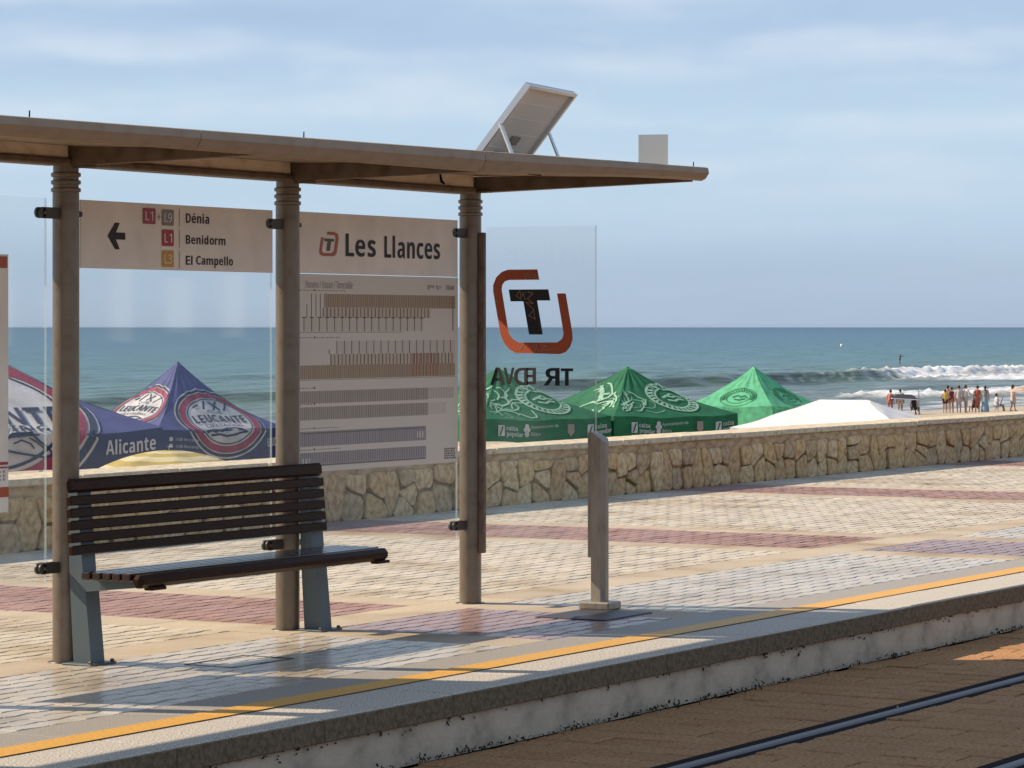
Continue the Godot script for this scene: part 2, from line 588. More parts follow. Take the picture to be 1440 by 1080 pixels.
func sky_color(el: float, az: float, f: FastNoiseLite) -> Color:
	if el < 0.0: return Color(0.60, 0.67, 0.76)
	var stops := [[0.0, Color(0.640, 0.710, 0.790)], [0.7, Color(0.655, 0.728, 0.808)], [2.2, Color(0.712, 0.795, 0.868)], [3.6, Color(0.725, 0.812, 0.885)], [5.2, Color(0.680, 0.768, 0.865)], [9.0, Color(0.64, 0.725, 0.835)], [25.0, Color(0.58, 0.68, 0.81)], [90.0, Color(0.47, 0.57, 0.72)]]
	var c: Color = stops[-1][1]
	for i in stops.size() - 1:
		if el < stops[i + 1][0]:
			var t: float = (el - stops[i][0]) / (stops[i + 1][0] - stops[i][0])
			c = stops[i][1].lerp(stops[i + 1][1], t * t * (3.0 - 2.0 * t))
			break
	# long wisps of high cloud, drawn out along the horizon; the azimuth runs on a circle so that there is no seam
	var a := az * TAU
	var r := 5.0
	var e := el * 0.42 + 0.35 * f.get_noise_3d(cos(a) * 3.0, sin(a) * 3.0, 7.0)
	var n := f.get_noise_3d(cos(a) * r, sin(a) * r, e * 2.9 / (1.0 + el * 0.03))
	var n2 := f.get_noise_3d(cos(a) * 30.0 + 40.0, sin(a) * 30.0, e * 4.0 / (1.0 + el * 0.05) + 20.0)
	var cover := clampf((n + 0.35 * n2 + 0.12) * 1.5, 0.0, 1.0) * clampf((el - 0.8) / 3.5, 0.12, 1.0)
	c = c.lerp(Color(0.83, 0.875, 0.92), cover * 0.55)
	var dull := clampf((-n + 0.3 * n2 - 0.05) * 1.6, 0.0, 1.0) * clampf((el - 2.5) / 3.0, 0.0, 1.0)
	return c.lerp(Color(0.585, 0.68, 0.815), dull * 0.28)

func beach_y(z: float) -> float:
	return -1.5 - (-z - 14.8) * 0.0389

func ground() -> void:
	var b := B.new()
	var s := -0.62
	b.quad(Vector3(-600, s, 900), Vector3(900, s, 900), Vector3(900, s, -14.6), Vector3(-600, s, -14.6))
	var inland := part(self, "ground", b.mesh(M.inland))
	inland.set_meta("kind", "structure")
	b = B.new()
	var rows := []
	for i in 90:
		var z := -14.5 - 77.5 * pow(i / 89.0, 1.25)
		var line := PackedVector3Array()
		for j in 150:
			var x := 5.0 + 420.0 * pow(j / 149.0, 1.6)
			var wet := clampf((-z - 78.0) / 8.0, 0.0, 1.0)
			var y := beach_y(z) + (wob.get_noise_2d(x * 0.35, z * 0.35) * 0.07 + wob.get_noise_2d(x * 1.3, z * 1.3) * 0.05) * (1.0 - wet)
			line.append(Vector3(x, y, z))
		rows.append(line)
	b.grid(rows)
	for k in [[-900.0, 5.0], [425.0, 1500.0]]:
		b.quad(Vector3(k[0], beach_y(-14.5), -14.5), Vector3(k[1], beach_y(-14.5), -14.5), Vector3(k[1], beach_y(-92), -92), Vector3(k[0], beach_y(-92), -92))
	var beach := part(self, "beach", b.mesh(M.sand))
	beach.set_meta("kind", "structure")

func smooth(a: float, b_: float, x: float) -> float:
	var t := clampf((x - a) / (b_ - a), 0.0, 1.0)
	return t * t * (3.0 - 2.0 * t)

const SEA := -4.35
func sea() -> void:
	var f := FastNoiseLite.new()
	f.seed = 9
	f.frequency = 1.0
	f.fractal_octaves = 4
	var b := B.new()
	var rows := []
	var cols := []
	var zs := []
	var z := -81.0
	while z > -236.0:
		zs.append(z)
		z -= 0.55 if z > -165.0 else 1.2
	var nx := 400
	for zi in zs:
		var line := PackedVector3Array()
		var cl := PackedColorArray()
		for j in nx:
			var x := 84.0 + 350.0 * j / (nx - 1)
			cl.append(Color.WHITE)
			line.append(sea_point(x, zi, f, cl, j))
		rows.append(line)
		cols.append(cl)
	b.grid(rows, cols)
	# the open sea, out to the horizon
	var far := []
	var farc := []
	for zi in [-236.0, -300.0, -420.0, -650.0, -1100.0, -2200.0, -5000.0, -14000.0, -42000.0]:
		var line := PackedVector3Array()
		var cl := PackedColorArray()
		for j in 60:
			var x := -30000.0 + 90000.0 * j / 59.0
			line.append(Vector3(x, SEA - 0.02, zi))
			cl.append(sea_tint(zi, x * 0.02))
		far.append(line)
		farc.append(cl)
	b.grid(far, farc)
	for k in [[-30000.0, 84.0], [434.0, 60000.0]]:
		var near := []
		var nearc := []
		for zi in [-81.0, -100.0, -140.0, -180.0, -236.0]:
			near.append(PackedVector3Array([Vector3(k[0], SEA - 0.02, zi), Vector3(k[1], SEA - 0.02, zi)]))
			nearc.append(PackedColorArray([sea_tint(zi, 0), sea_tint(zi, 0)]))
		b.grid(near, nearc)
	var o := part(self, "sea", b.mesh(M.sea, true))
	o.set_meta("kind", "structure")

func sea_tint(z: float, x: float) -> Color:
	var stops := [[80.0, Color(0.34, 0.33, 0.28)], [104.0, Color(0.165, 0.20, 0.175)], [128.0, Color(0.115, 0.175, 0.16)], [150.0, Color(0.10, 0.19, 0.165)], [185.0, Color(0.10, 0.205, 0.20)], [260.0, Color(0.07, 0.195, 0.22)], [500.0, Color(0.05, 0.16, 0.235)], [2500.0, Color(0.030, 0.118, 0.205)], [50000.0, Color(0.024, 0.102, 0.19)]]
	var d := -z + x
	for i in stops.size() - 1:
		if d < stops[i + 1][0]:
			return stops[i][1].lerp(stops[i + 1][1], clampf((d - stops[i][0]) / (stops[i + 1][0] - stops[i][0]), 0, 1))
	return stops[-1][1]

func sea_point(x: float, z: float, f: FastNoiseLite, cl: PackedColorArray, j: int) -> Vector3:
	var wave := f.get_noise_2d(x * 0.03, z * 0.10)
	var chop := f.get_noise_2d(x * 0.12, z * 0.55)
	var fine := f.get_noise_2d(x * 0.45 + 60.0, z * 0.9)
	var y := SEA + wave * 0.16 + chop * 0.09
	var tint := sea_tint(z + f.get_noise_2d(x * 0.012, z * 0.05) * 34.0, 0.0)
	# the breaker: a ridge along the shore that has broken towards the right
	var crest := -146.0 + f.get_noise_2d(x * 0.018, 3.0) * 5.0
	var d := z - crest                           # positive towards the beach
	var broken := smooth(326.0, 352.0, x + f.get_noise_2d(x * 0.1, 9.0) * 10.0)
	var up := 1.15 * (1.0 - 0.28 * broken) * (0.55 + 0.45 * smooth(200.0, 330.0, x))
	y += up * (exp(-pow(d / 1.5, 2.0)) if d > 0.0 else exp(-pow(d / 5.0, 2.0)))
	# other swells, lower
	for s in [[-118.0, 0.5, 2.1], [-168.0, 0.5, 4.0], [-190.0, 0.55, 5.0], [-214.0, 0.5, 5.0], [-103.0, 0.42, 1.5]]:
		var dd: float = z - (s[0] + f.get_noise_2d(x * 0.02, s[0]) * 6.0)
		y += s[1] * (0.5 + f.get_noise_2d(x * 0.03, s[0] + 5.0)) * exp(-pow(dd / s[2], 2.0))
	tint = tint.lerp(Color(0.085, 0.13, 0.085), 0.7 * exp(-pow(d / 4.5, 2.0)))
	var foam := 0.0
	var reach := 42.0 * smooth(326.0, 384.0, x)
	if d > -2.5 and d < reach + 2.0 and broken > 0.0:
		var edge := smooth(reach + 2.0, reach - 4.0, d) * smooth(-2.5, -0.8, d) * broken
		foam = clampf(edge * 1.8 + fine * 0.9 - 0.25 * smooth(3.0, 14.0, d), 0.0, 1.0)
		y += foam * (0.30 + fine * 0.5) * smooth(reach + 1.0, reach * 0.4, d)
	# streaks on the face of the wave where it starts to break
	if d > -1.5 and d < 3.0:
		foam = maxf(foam, smooth(0.30, 0.46, fine + 0.25 * smooth(290.0, 330.0, x) - 0.1) * smooth(285.0, 326.0, x) * 0.4 * smooth(3.0, 0.5, absf(d - 0.3)))
	# the shore break and the wash in front of it
	var d2 := z + 107.0 - f.get_noise_2d(x * 0.03, 14.0) * 4.0
	var here := smooth(246.0, 254.0, x) * smooth(300.0, 268.0, x) + 0.55 * smooth(0.0, 0.35, f.get_noise_2d(x * 0.03, 27.0))
	if absf(d2) < 5.0:
		var s2 := clampf((1.0 - absf(d2) / 5.0) * 2.0 * here + fine * 0.8 - 0.15, 0.0, 1.0) * clampf(here * 1.5, 0.0, 1.0)
		foam = maxf(foam, s2)
		y += s2 * (0.35 + fine * 0.4)
	if z > -101.0:
		var lace := smooth(0.02, 0.3, f.get_noise_2d(x * 0.10, z * 0.42 + 50.0) + 0.16)
		foam = maxf(foam, lace * 0.6 * smooth(-101.0, -96.0, z))
	foam = maxf(foam, 0.14 * smooth(0.16, 0.34, f.get_noise_2d(x * 0.05 + 9.0, z * 0.5)) * smooth(-150.0, -126.0, z))
	y = lerpf(SEA, y, smooth(-88.0, -98.0, z))
	cl[j] = tint.lerp(Color(0.93, 0.93, 0.92), foam)
	return Vector3(x, y, z)

# ---------------------------------------------------------------- paving
const RED0 := 14.47
const PERIOD := 6.88
const CREAM := [Color(0.66, 0.585, 0.485), Color(0.64, 0.57, 0.475), Color(0.68, 0.605, 0.505), Color(0.65, 0.575, 0.47), Color(0.67, 0.60, 0.505), Color(0.60, 0.53, 0.435)]
const ROSE := [Color(0.42, 0.275, 0.255), Color(0.40, 0.26, 0.245), Color(0.44, 0.29, 0.265), Color(0.39, 0.255, 0.24), Color(0.415, 0.28, 0.26), Color(0.43, 0.275, 0.255)]
const TAN := [Color(0.57, 0.475, 0.365), Color(0.59, 0.495, 0.385), Color(0.55, 0.455, 0.35), Color(0.60, 0.505, 0.385)]

func in_view(p: Vector3, slack := 1.0) -> bool:
	var q := p - EYE
	return absf(q.dot(Vector3(0.4938, 0, 0.8696))) < q.dot(Vector3(0.8696, 0, -0.4938)) * 0.1565 * slack and q.dot(Vector3(0.8696, 0, -0.4938)) * 0.135 * slack > -q.y

func tinted(m: StandardMaterial3D, c: Color) -> StandardMaterial3D:
	var o: StandardMaterial3D = m.duplicate()
	o.vertex_color_use_as_albedo = false
	o.albedo_color = c.linear_to_srgb()
	return o

func pavement() -> void:
	var root := setting("pavement")
	var b := B.new()
	var t := -0.015
	b.quad(Vector3(-60, t, -7.2), Vector3(160, t, -7.2), Vector3(160, t, -14.4), Vector3(-60, t, -14.4))
	part(root, "bedding", b.mesh(M.joint))
	var pieces := []    # [distance, kind 0..3, transform, colour, worn]
	var zones := [[-9.29, -8.0, 12, true], [-14.36, -9.67, 42, false]]
	var len_ := 0.2229
	for zone in zones:
		var wid: float = (zone[1] - zone[0]) / zone[2]
		for k in range(-1, 8):
			var red := RED0 + PERIOD * k
			for seg in [[red, 1.4, 6, true], [red + 1.8, PERIOD - 2.2, 21, false]]:
				var step: float = seg[1] / seg[2]
				for r in int(zone[2]):
					var zc: float = zone[0] + (r + 0.5) * wid
					var odd := r % 2
					var cells := []
					if odd == 0:
						for i in int(seg[2]): cells.append([0, (i + 0.5) * step])
					else:
						cells.append([2, 0.25 * step])
						for i in int(seg[2]) - 1: cells.append([1, (i + 1.0) * step])
						cells.append([3, seg[1] - 0.25 * step])
					for cell in cells:
						var at := Vector3(seg[0] + cell[1], rng.randfn(0.0, 0.0009), zc)
						var tilt := Basis.from_euler(Vector3(rng.randfn(0, 0.0022), 0, rng.randfn(0, 0.002)))
						var xf := Transform3D(tilt.scaled_local(Vector3(step / len_, 1, wid / 0.11)), at)
						var pal: Array = ROSE if seg[3] else CREAM
						var ci := rng.randi() % 6
						pieces.append([at.distance_to(EYE) if in_view(at) else 1e6 + at.x, cell[0], xf, pal[ci], zone[3], seg[3], ci])
	pieces.sort_custom(func(p, q): return p[0] < q[0])
	var kinds := [[0.0, 1.0], [0.5, 1.5], [0.0, 0.5], [0.5, 1.0]]
	var meshes := {}
	var mats := {}
	for worn in [true, false]:
		for k in 4: meshes[[worn, k]] = paver_mesh(kinds[k][0], kinds[k][1], len_, 0.11, M.pave_worn if worn else M.pave_matt)
	for i in mini(300, pieces.size()):
		var p = pieces[i]
		var key := [p[4], p[5], p[6]]
		if not mats.has(key): mats[key] = tinted(M.pave_worn if p[4] else M.pave_matt, p[3])
		var o := part(root, "paver", meshes[[p[4], p[1]]], p[2])
		o.material_override = mats[key]
	for worn in [true, false]:
		for k in 4:
			var mine := pieces.slice(300).filter(func(p): return p[4] == worn and p[1] == k)
			var mm := MultiMesh.new()
			mm.transform_format = MultiMesh.TRANSFORM_3D
			mm.use_colors = true
			mm.mesh = meshes[[worn, k]]
			mm.instance_count = mine.size()
			for i in mine.size():
				mm.set_instance_transform(i, mine[i][2])
				var c: Color = mine[i][3]
				var v := (1.0 + rng.randfn(0, 0.035)) * (rng.randf_range(0.75, 0.9) if rng.randf() < 0.03 else 1.0)
				mm.set_instance_color(i, Color(c.r * v, c.g * v, c.b * v))
			var mi := MultiMeshInstance3D.new()
			mi.multimesh = mm
			mi.name = "paver_field"
			root.add_child(mi, true)
			mi.set_meta("kind", "stuff")
	# smooth slabs: the strip under the posts, and the borders on both sides of each red band
	var slab_mats := []
	for c in TAN: slab_mats.append(tinted(M.pave_matt, c))
	var slab := func(x0: float, x1: float, z0: float, z1: float) -> void:
		var g := 0.0015
		var poly := PackedVector2Array([Vector2(x0 + g, z0 + g), Vector2(x1 - g, z0 + g), Vector2(x1 - g, z1 - g), Vector2(x0 + g, z1 - g)])
		part(root, "slab", slab_shape(poly, 0.002, -0.014, slab_mats[rng.randi() % 4]), Transform3D(Basis(), Vector3(0, rng.randfn(0, 0.0006), 0)))
	for i in 74: slab.call(6.0 + i * 0.62, 6.62 + i * 0.62, -9.67, -9.29)
	for k in range(-1, 6):
		for x0 in [RED0 + PERIOD * k - 0.4, RED0 + PERIOD * k + 1.4]:
			for i in 8: slab.call(x0, x0 + 0.4, -14.36 + i * 0.58625, -14.36 + (i + 1) * 0.58625)
			slab.call(x0, x0 + 0.4, -9.29, -8.645)
			slab.call(x0, x0 + 0.4, -8.645, -8.0)

func platform_edge() -> void:
	# grey terrazzo strip, yellow line, kerb stones with a nosing, and the wall below them
	var root := setting("platform_edge")
	for i in 44:
		var x0 := 5.0 + i * 1.02
		var w := 1.02
		var j := 0.002
		part(root, "strip_slab", box_mesh(Vector3(w - j, 0.06, 0.286), 0.003, M.terrazzo), Transform3D(Basis(), Vector3(x0 + w / 2, -0.03 + rng.randfn(0, 0.0006), -7.857)))
		var ks := part(root, "kerb_stone", box_mesh(Vector3(w - 0.005, 0.10, 0.518), 0.007, M.kerb), Transform3D(Basis(), Vector3(x0 + w / 2, -0.05 + rng.randfn(0, 0.0008), -7.451)))
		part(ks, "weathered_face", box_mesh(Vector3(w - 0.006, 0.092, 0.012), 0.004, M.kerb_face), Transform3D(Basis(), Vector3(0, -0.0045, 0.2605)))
	var y := B.new()
	for i in 90:
		var x0 := 5.0 + i * 0.5
		var a := -7.71 + wob.get_noise_1d(x0 * 3.0) * 0.004
		var c := -7.552 + wob.get_noise_1d(x0 * 3.0 + 40.0) * 0.006
		var a2 := -7.71 + wob.get_noise_1d(x0 * 3.0 + 1.5) * 0.004
		var c2 := -7.552 + wob.get_noise_1d(x0 * 3.0 + 41.5) * 0.006
		y.quad(Vector3(x0, 0.005, c), Vector3(x0 + 0.5, 0.005, c2), Vector3(x0 + 0.5, 0.005, a2), Vector3(x0, 0.005, a))
	part(root, "yellow_line", y.mesh(M.yellow))
	var b := B.new()
	var rows := []
	for k in [[-7.215, -0.275], [-7.205, -0.19], [-7.212, -0.10]]:
		var line := PackedVector3Array()
		for i in 120:
			var x := 2.0 + i * 0.4
			line.append(Vector3(x, k[1], k[0] + wob.get_noise_2d(x * 1.4, k[1] * 9.0) * 0.006))
		rows.append(line)
	b.grid(rows)
	part(root, "riser", b.mesh(M.riser))
	# grit and small dead weeds caught along the foot of the wall and under the nosing
	var m := B.new()
	for i in 5:
		var a := TAU * i / 5
		var p := Vector3(cos(a) * 0.9, rng.randf_range(-0.4, 0.2), sin(a))
		var q := Vector3(cos(a + 1.2566) * 0.9, rng.randf_range(-0.4, 0.2), sin(a + 1.2566))
		m.face([p, q, Vector3(0.1, 0.8, 0)], Vector3.ZERO)
		m.face([p, q, Vector3(0, -0.7, 0.1)], Vector3.ZERO)
	for spec in [["grit", 1100, 0], ["grime", 260, 1], ["pale_crumbs", 90, 2]]:
		var mm := MultiMesh.new()
		mm.transform_format = MultiMesh.TRANSFORM_3D
		mm.mesh = m.mesh(M.soil if spec[2] < 2 else M.mortar)
		mm.instance_count = spec[1]
		for i in int(spec[1]):
			var x := rng.randf_range(10.0, 20.5)
			var thick := clampf(0.6 + wob.get_noise_1d(x * 2.3 + spec[2] * 50.0) * 1.6, 0.05, 1.5)
			var s := rng.randf_range(0.002, 0.007) * (0.5 + thick * 0.6)
			var at := Vector3(x, -0.262 + rng.randf() * rng.randf() * 0.03 * thick, -7.195 + rng.randf() * rng.randf() * 0.10)
			if spec[2] == 1: at = Vector3(x, -0.103 - absf(rng.randfn(0, 0.017)) * thick, -7.202)
			if spec[2] == 2: at = Vector3(x, -0.268, rng.randf_range(-7.0, -4.95))
			mm.set_instance_transform(i, Transform3D(Basis.from_euler(Vector3(rng.randf() * 6, rng.randf() * 6, rng.randf() * 6)).scaled_local(Vector3(s, s * 0.7, s * rng.randf_range(0.6, 2.0))), at))
		var mi := MultiMeshInstance3D.new()
		mi.multimesh = mm
		mi.name = spec[0]
		root.add_child(mi, true)
		mi.set_meta("kind", "stuff")

func track() -> void:
	var root := setting("track_bed")
	var b := B.new()
	b.quad(Vector3(2, -0.29, 6), Vector3(60, -0.29, 6), Vector3(60, -0.29, -7.2), Vector3(2, -0.29, -7.2))
	part(root, "bed", b.mesh(M.soil))
	var pal := [Color(0.46, 0.245, 0.12), Color(0.445, 0.235, 0.115), Color(0.475, 0.255, 0.125), Color(0.43, 0.225, 0.11), Color(0.455, 0.25, 0.122)]
	var list := []
	for band in [[-7.19, -6.285, 3], [-6.1, -5.09, 3], [-4.9, -3.9, 3], [-3.9, -1.9, 6]]:
		var cnt: int = band[2]
		var ln: float = (band[1] - band[0]) / cnt
		for i in 78:
			var x := 6.0 + i * 0.205
			for k in range(-1, cnt):
				var z0: float = band[0] + (k + (0.5 if i % 2 == 1 else 0.0)) * ln
				var z1: float = minf(z0 + ln, band[1])
				z0 = maxf(z0, band[0])
				if z1 - z0 < 0.03: continue
				var at := Vector3(x, -0.272 + rng.randfn(0, 0.0025), (z0 + z1) / 2)
				var tilt := Basis.from_euler(Vector3(rng.randfn(0, 0.010), rng.randfn(0, 0.016), rng.randfn(0, 0.012)))
				list.append([at.distance_to(EYE) if in_view(at, 1.03) else 1e6 + at.x, Transform3D(tilt.scaled_local(Vector3(1, 1, (z1 - z0 - 0.010) / 0.2)), at), rng.randi() % 5])
	list.sort_custom(func(p, q): return p[0] < q[0])
	var shapes := []
	for c in 5:
		var o := PackedVector2Array([Vector2(-0.0975, -0.1), Vector2(0.0975, -0.1), Vector2(0.0985, 0.1), Vector2(-0.0975, 0.1)])
		shapes.append(slab_shape(o, 0.005, -0.03, M.brick))
	for i in mini(300, list.size()):
		var o := part(root, "brick", shapes[list[i][2]], list[i][1])
		o.material_override = tint_cache(M.brick, pal[list[i][2]])
	var mm := MultiMesh.new()
	mm.transform_format = MultiMesh.TRANSFORM_3D
	mm.use_colors = true
	mm.mesh = shapes[0]
	mm.instance_count = list.size() - 300
	for i in range(300, list.size()):
		mm.set_instance_transform(i - 300, list[i][1])
		mm.set_instance_color(i - 300, pal[list[i][2]])
	var mi := MultiMeshInstance3D.new()
	mi.multimesh = mm
	mi.name = "brick_field"
	root.add_child(mi, true)
	mi.set_meta("kind", "stuff")
	# sunk rails: a bright head between two dark strips of rubber
	for r in [[-6.19, "grooved steel tram rail nearest the platform edge, sunk in brown brick paving"], [-5.0, "grooved steel tram rail farther from the platform, in the lower right corner"]]:
		var t := thing("tram_rail", r[1], "rail", Vector3(20, -0.29, r[0]), 0.0, "rails sunk in the brick paving")
		part(t, "head", box_mesh(Vector3(44, 0.05, 0.062), 0.008, M.steel), Transform3D(Basis(), Vector3(0, -0.004, 0)))
		part(t, "rubber_strip", box_mesh(Vector3(44, 0.034, 0.060), 0.004, M.rubber), Transform3D(Basis(), Vector3(0, 0.003, -0.063)))
		part(t, "groove", box_mesh(Vector3(44, 0.03, 0.062), 0.003, M.rubber), Transform3D(Basis(), Vector3(0, -0.002, 0.064)))

var tints := {}
func tint_cache(m: StandardMaterial3D, c: Color) -> StandardMaterial3D:
	var key := [m, c]
	if not tints.has(key): tints[key] = tinted(m, c)
	return tints[key]

# ---------------------------------------------------------------- the sea wall
func promenade_wall() -> void:
	var t := thing("promenade_wall", "long low wall of irregular honey coloured stones with a pale flat coping along the beach", "wall", Vector3(30, 0, -14.36))
	var face := -14.36
	var b := B.new()
	bx(b, Vector3(22, -0.8, -0.27), Vector3(150, 2.5, 0.5), 0.0)
	var core := B.new()
	var rows := []
	for h in [-0.02, 0.1, 0.2, 0.3, 0.375, 0.405, 0.455]:
		var line := PackedVector3Array()
		for i in 700:
			var x := -53.0 + i * 0.2146
			line.append(Vector3(x, h, (-0.03 if h < 0.35 else -0.006) + wob.get_noise_2d(x * 3.0, h * 14.0) * 0.012))
		rows.append(line)
	core.grid(rows)
	bx(core, Vector3(22, -0.8, -0.29), Vector3(150, 2.5, 0.5), 0.0)
	part(t, "core", core.mesh(M.mortar))
	for i in 100:
		var w := 1.2
		var x := -50.0 + i * w
		var mesh_ := B.new()
		bx(mesh_, Vector3.ZERO, Vector3(w - 0.009, 0.055, 0.56), 0.010)
		part(t, "coping_slab", mesh_.mesh(M.coping), Transform3D(Basis.from_euler(Vector3(0, rng.randfn(0, 0.0012), rng.randfn(0, 0.001))), Vector3(x, 0.4845 + rng.randfn(0, 0.0018), -0.262 + rng.randfn(0, 0.003))))
	# rubble facing: cells round jittered points
	var pal := [Color(0.56, 0.40, 0.225), Color(0.60, 0.45, 0.27), Color(0.52, 0.365, 0.20), Color(0.63, 0.485, 0.30), Color(0.48, 0.36, 0.22), Color(0.58, 0.41, 0.215)]
	var pts := []
	var x := 2.0
	while x < 78.0:
		var n := 2 if rng.randf() < 0.62 else 1
		if rng.randf() < 0.18: n = 3
		var w := rng.randf_range(0.19, 0.34)
		for k in n:
			pts.append(Vector2(x + w / 2 + rng.randf_range(-0.06, 0.06), 0.40 * (k + 0.5) / n + rng.randf_range(-0.045, 0.045)))
		x += w
	var stones := []
	for i in pts.size():
		var p: Vector2 = pts[i]
		var top := 0.385 + wob.get_noise_1d(p.x * 5.0) * 0.035
		var cell := PackedVector2Array([Vector2(p.x - 0.5, -0.01), Vector2(p.x + 0.5, -0.01), Vector2(p.x + 0.5, top), Vector2(p.x - 0.5, top)])
		for j in range(maxi(0, i - 7), mini(pts.size(), i + 8)):
			if j == i: continue
			var q: Vector2 = pts[j]
			var mid := (p + q) / 2
			var dir := (q - p).normalized()
			cell = clip(cell, mid - dir * rng.randf_range(0.003, 0.011), dir)
			if cell.size() < 3: break
		if cell.size() < 3: continue
		stones.append([p, cell])
	var seen := 0
	var rest := B.new()
	stones.sort_custom(func(s, q): return absf(s[0].x - 26.0) < absf(q[0].x - 26.0))
	for s in stones:
		var sb: B = B.new()
		stone(sb, s[1], s[0])
		if seen < 298:
			var o := part(t, "stone", sb.mesh(M.stone), Transform3D(Basis(), Vector3(s[0].x - 30.0, s[0].y, 0)))
			o.material_override = tint_cache(M.stone, pal[rng.randi() % 6])
			seen += 1
		else:
			rest.col = pal[rng.randi() % 6]
			for k in range(sb.v.size()):
				rest.v.append(sb.v[k] + Vector3(s[0].x - 30.0, s[0].y, 0))
				rest.n.append(sb.n[k])
				rest.c.append(rest.col)
	var o2 := part(t, "stone_facing", rest.mesh(M.stone, true))
	o2.set_meta("kind", "stuff")

func clip(poly: PackedVector2Array, at: Vector2, dir: Vector2) -> PackedVector2Array:   # keep the side that «dir» points away from
	var o := PackedVector2Array()
	for i in poly.size():
		var p := poly[i]
		var q := poly[(i + 1) % poly.size()]
		var dp := (p - at).dot(dir)
		var dq := (q - at).dot(dir)
		if dp <= 0: o.append(p)
		if (dp < 0 and dq > 0) or (dp > 0 and dq < 0): o.append(p.lerp(q, dp / (dp - dq)))
	return o

func stone(b: B, cell: PackedVector2Array, at: Vector2) -> void:
	var proud := rng.randf_range(0.008, 0.042)
	var sl := Vector2(rng.randfn(0, 0.03), rng.randfn(0, 0.03))
	var ring := PackedVector2Array()
	for i in cell.size():      # split long edges and round the corners a little
		var p := cell[i] - at
		var q := cell[(i + 1) % cell.size()] - at
		if p.distance_to(q) < 0.012: continue
		ring.append(p.lerp(q, 0.14) + Vector2(rng.randfn(0, 0.003), rng.randfn(0, 0.003)))
		if p.distance_to(q) > 0.1: ring.append(p.lerp(q, 0.5) + Vector2(rng.randfn(0, 0.005), rng.randfn(0, 0.005)))
		ring.append(p.lerp(q, 0.86) + Vector2(rng.randfn(0, 0.003), rng.randfn(0, 0.003)))
	var cnt := ring.size()
	if cnt < 3: return
	var L := [[1.0, -0.03], [0.985, proud - 0.012], [0.90, proud - 0.002]]
	var mid := Vector2.ZERO
	for p in ring: mid += p
	mid /= cnt
	var P := func(p: Vector2, f: float, z: float) -> Vector3:
		var q := mid + (p - mid) * f
		return Vector3(q.x, q.y, z + (q.x * sl.x + q.y * sl.y) * (1.0 if z > 0.0 else 0.0))
	var peak := Vector3(mid.x, mid.y, proud + 0.003)
	for i in cnt:
		var j := (i + 1) % cnt
		for k in 2:
			b.face([P.call(ring[i], L[k][0], L[k][1]), P.call(ring[j], L[k][0], L[k][1]), P.call(ring[j], L[k + 1][0], L[k + 1][1]), P.call(ring[i], L[k + 1][0], L[k + 1][1])], Vector3(mid.x, mid.y, -0.2))
		b.face([P.call(ring[i], 0.90, proud - 0.002), P.call(ring[j], 0.90, proud - 0.002), peak], Vector3(mid.x, mid.y, -0.2))

# ---------------------------------------------------------------- the shelter
func fascia_top(x: float) -> float: return 2.426 + (x - 10.3) * 0.0096
func fascia_bottom(x: float) -> float: return 2.346 + (x - 10.3) * 0.003 + 0.045 * smooth(13.9, 16.7, x)

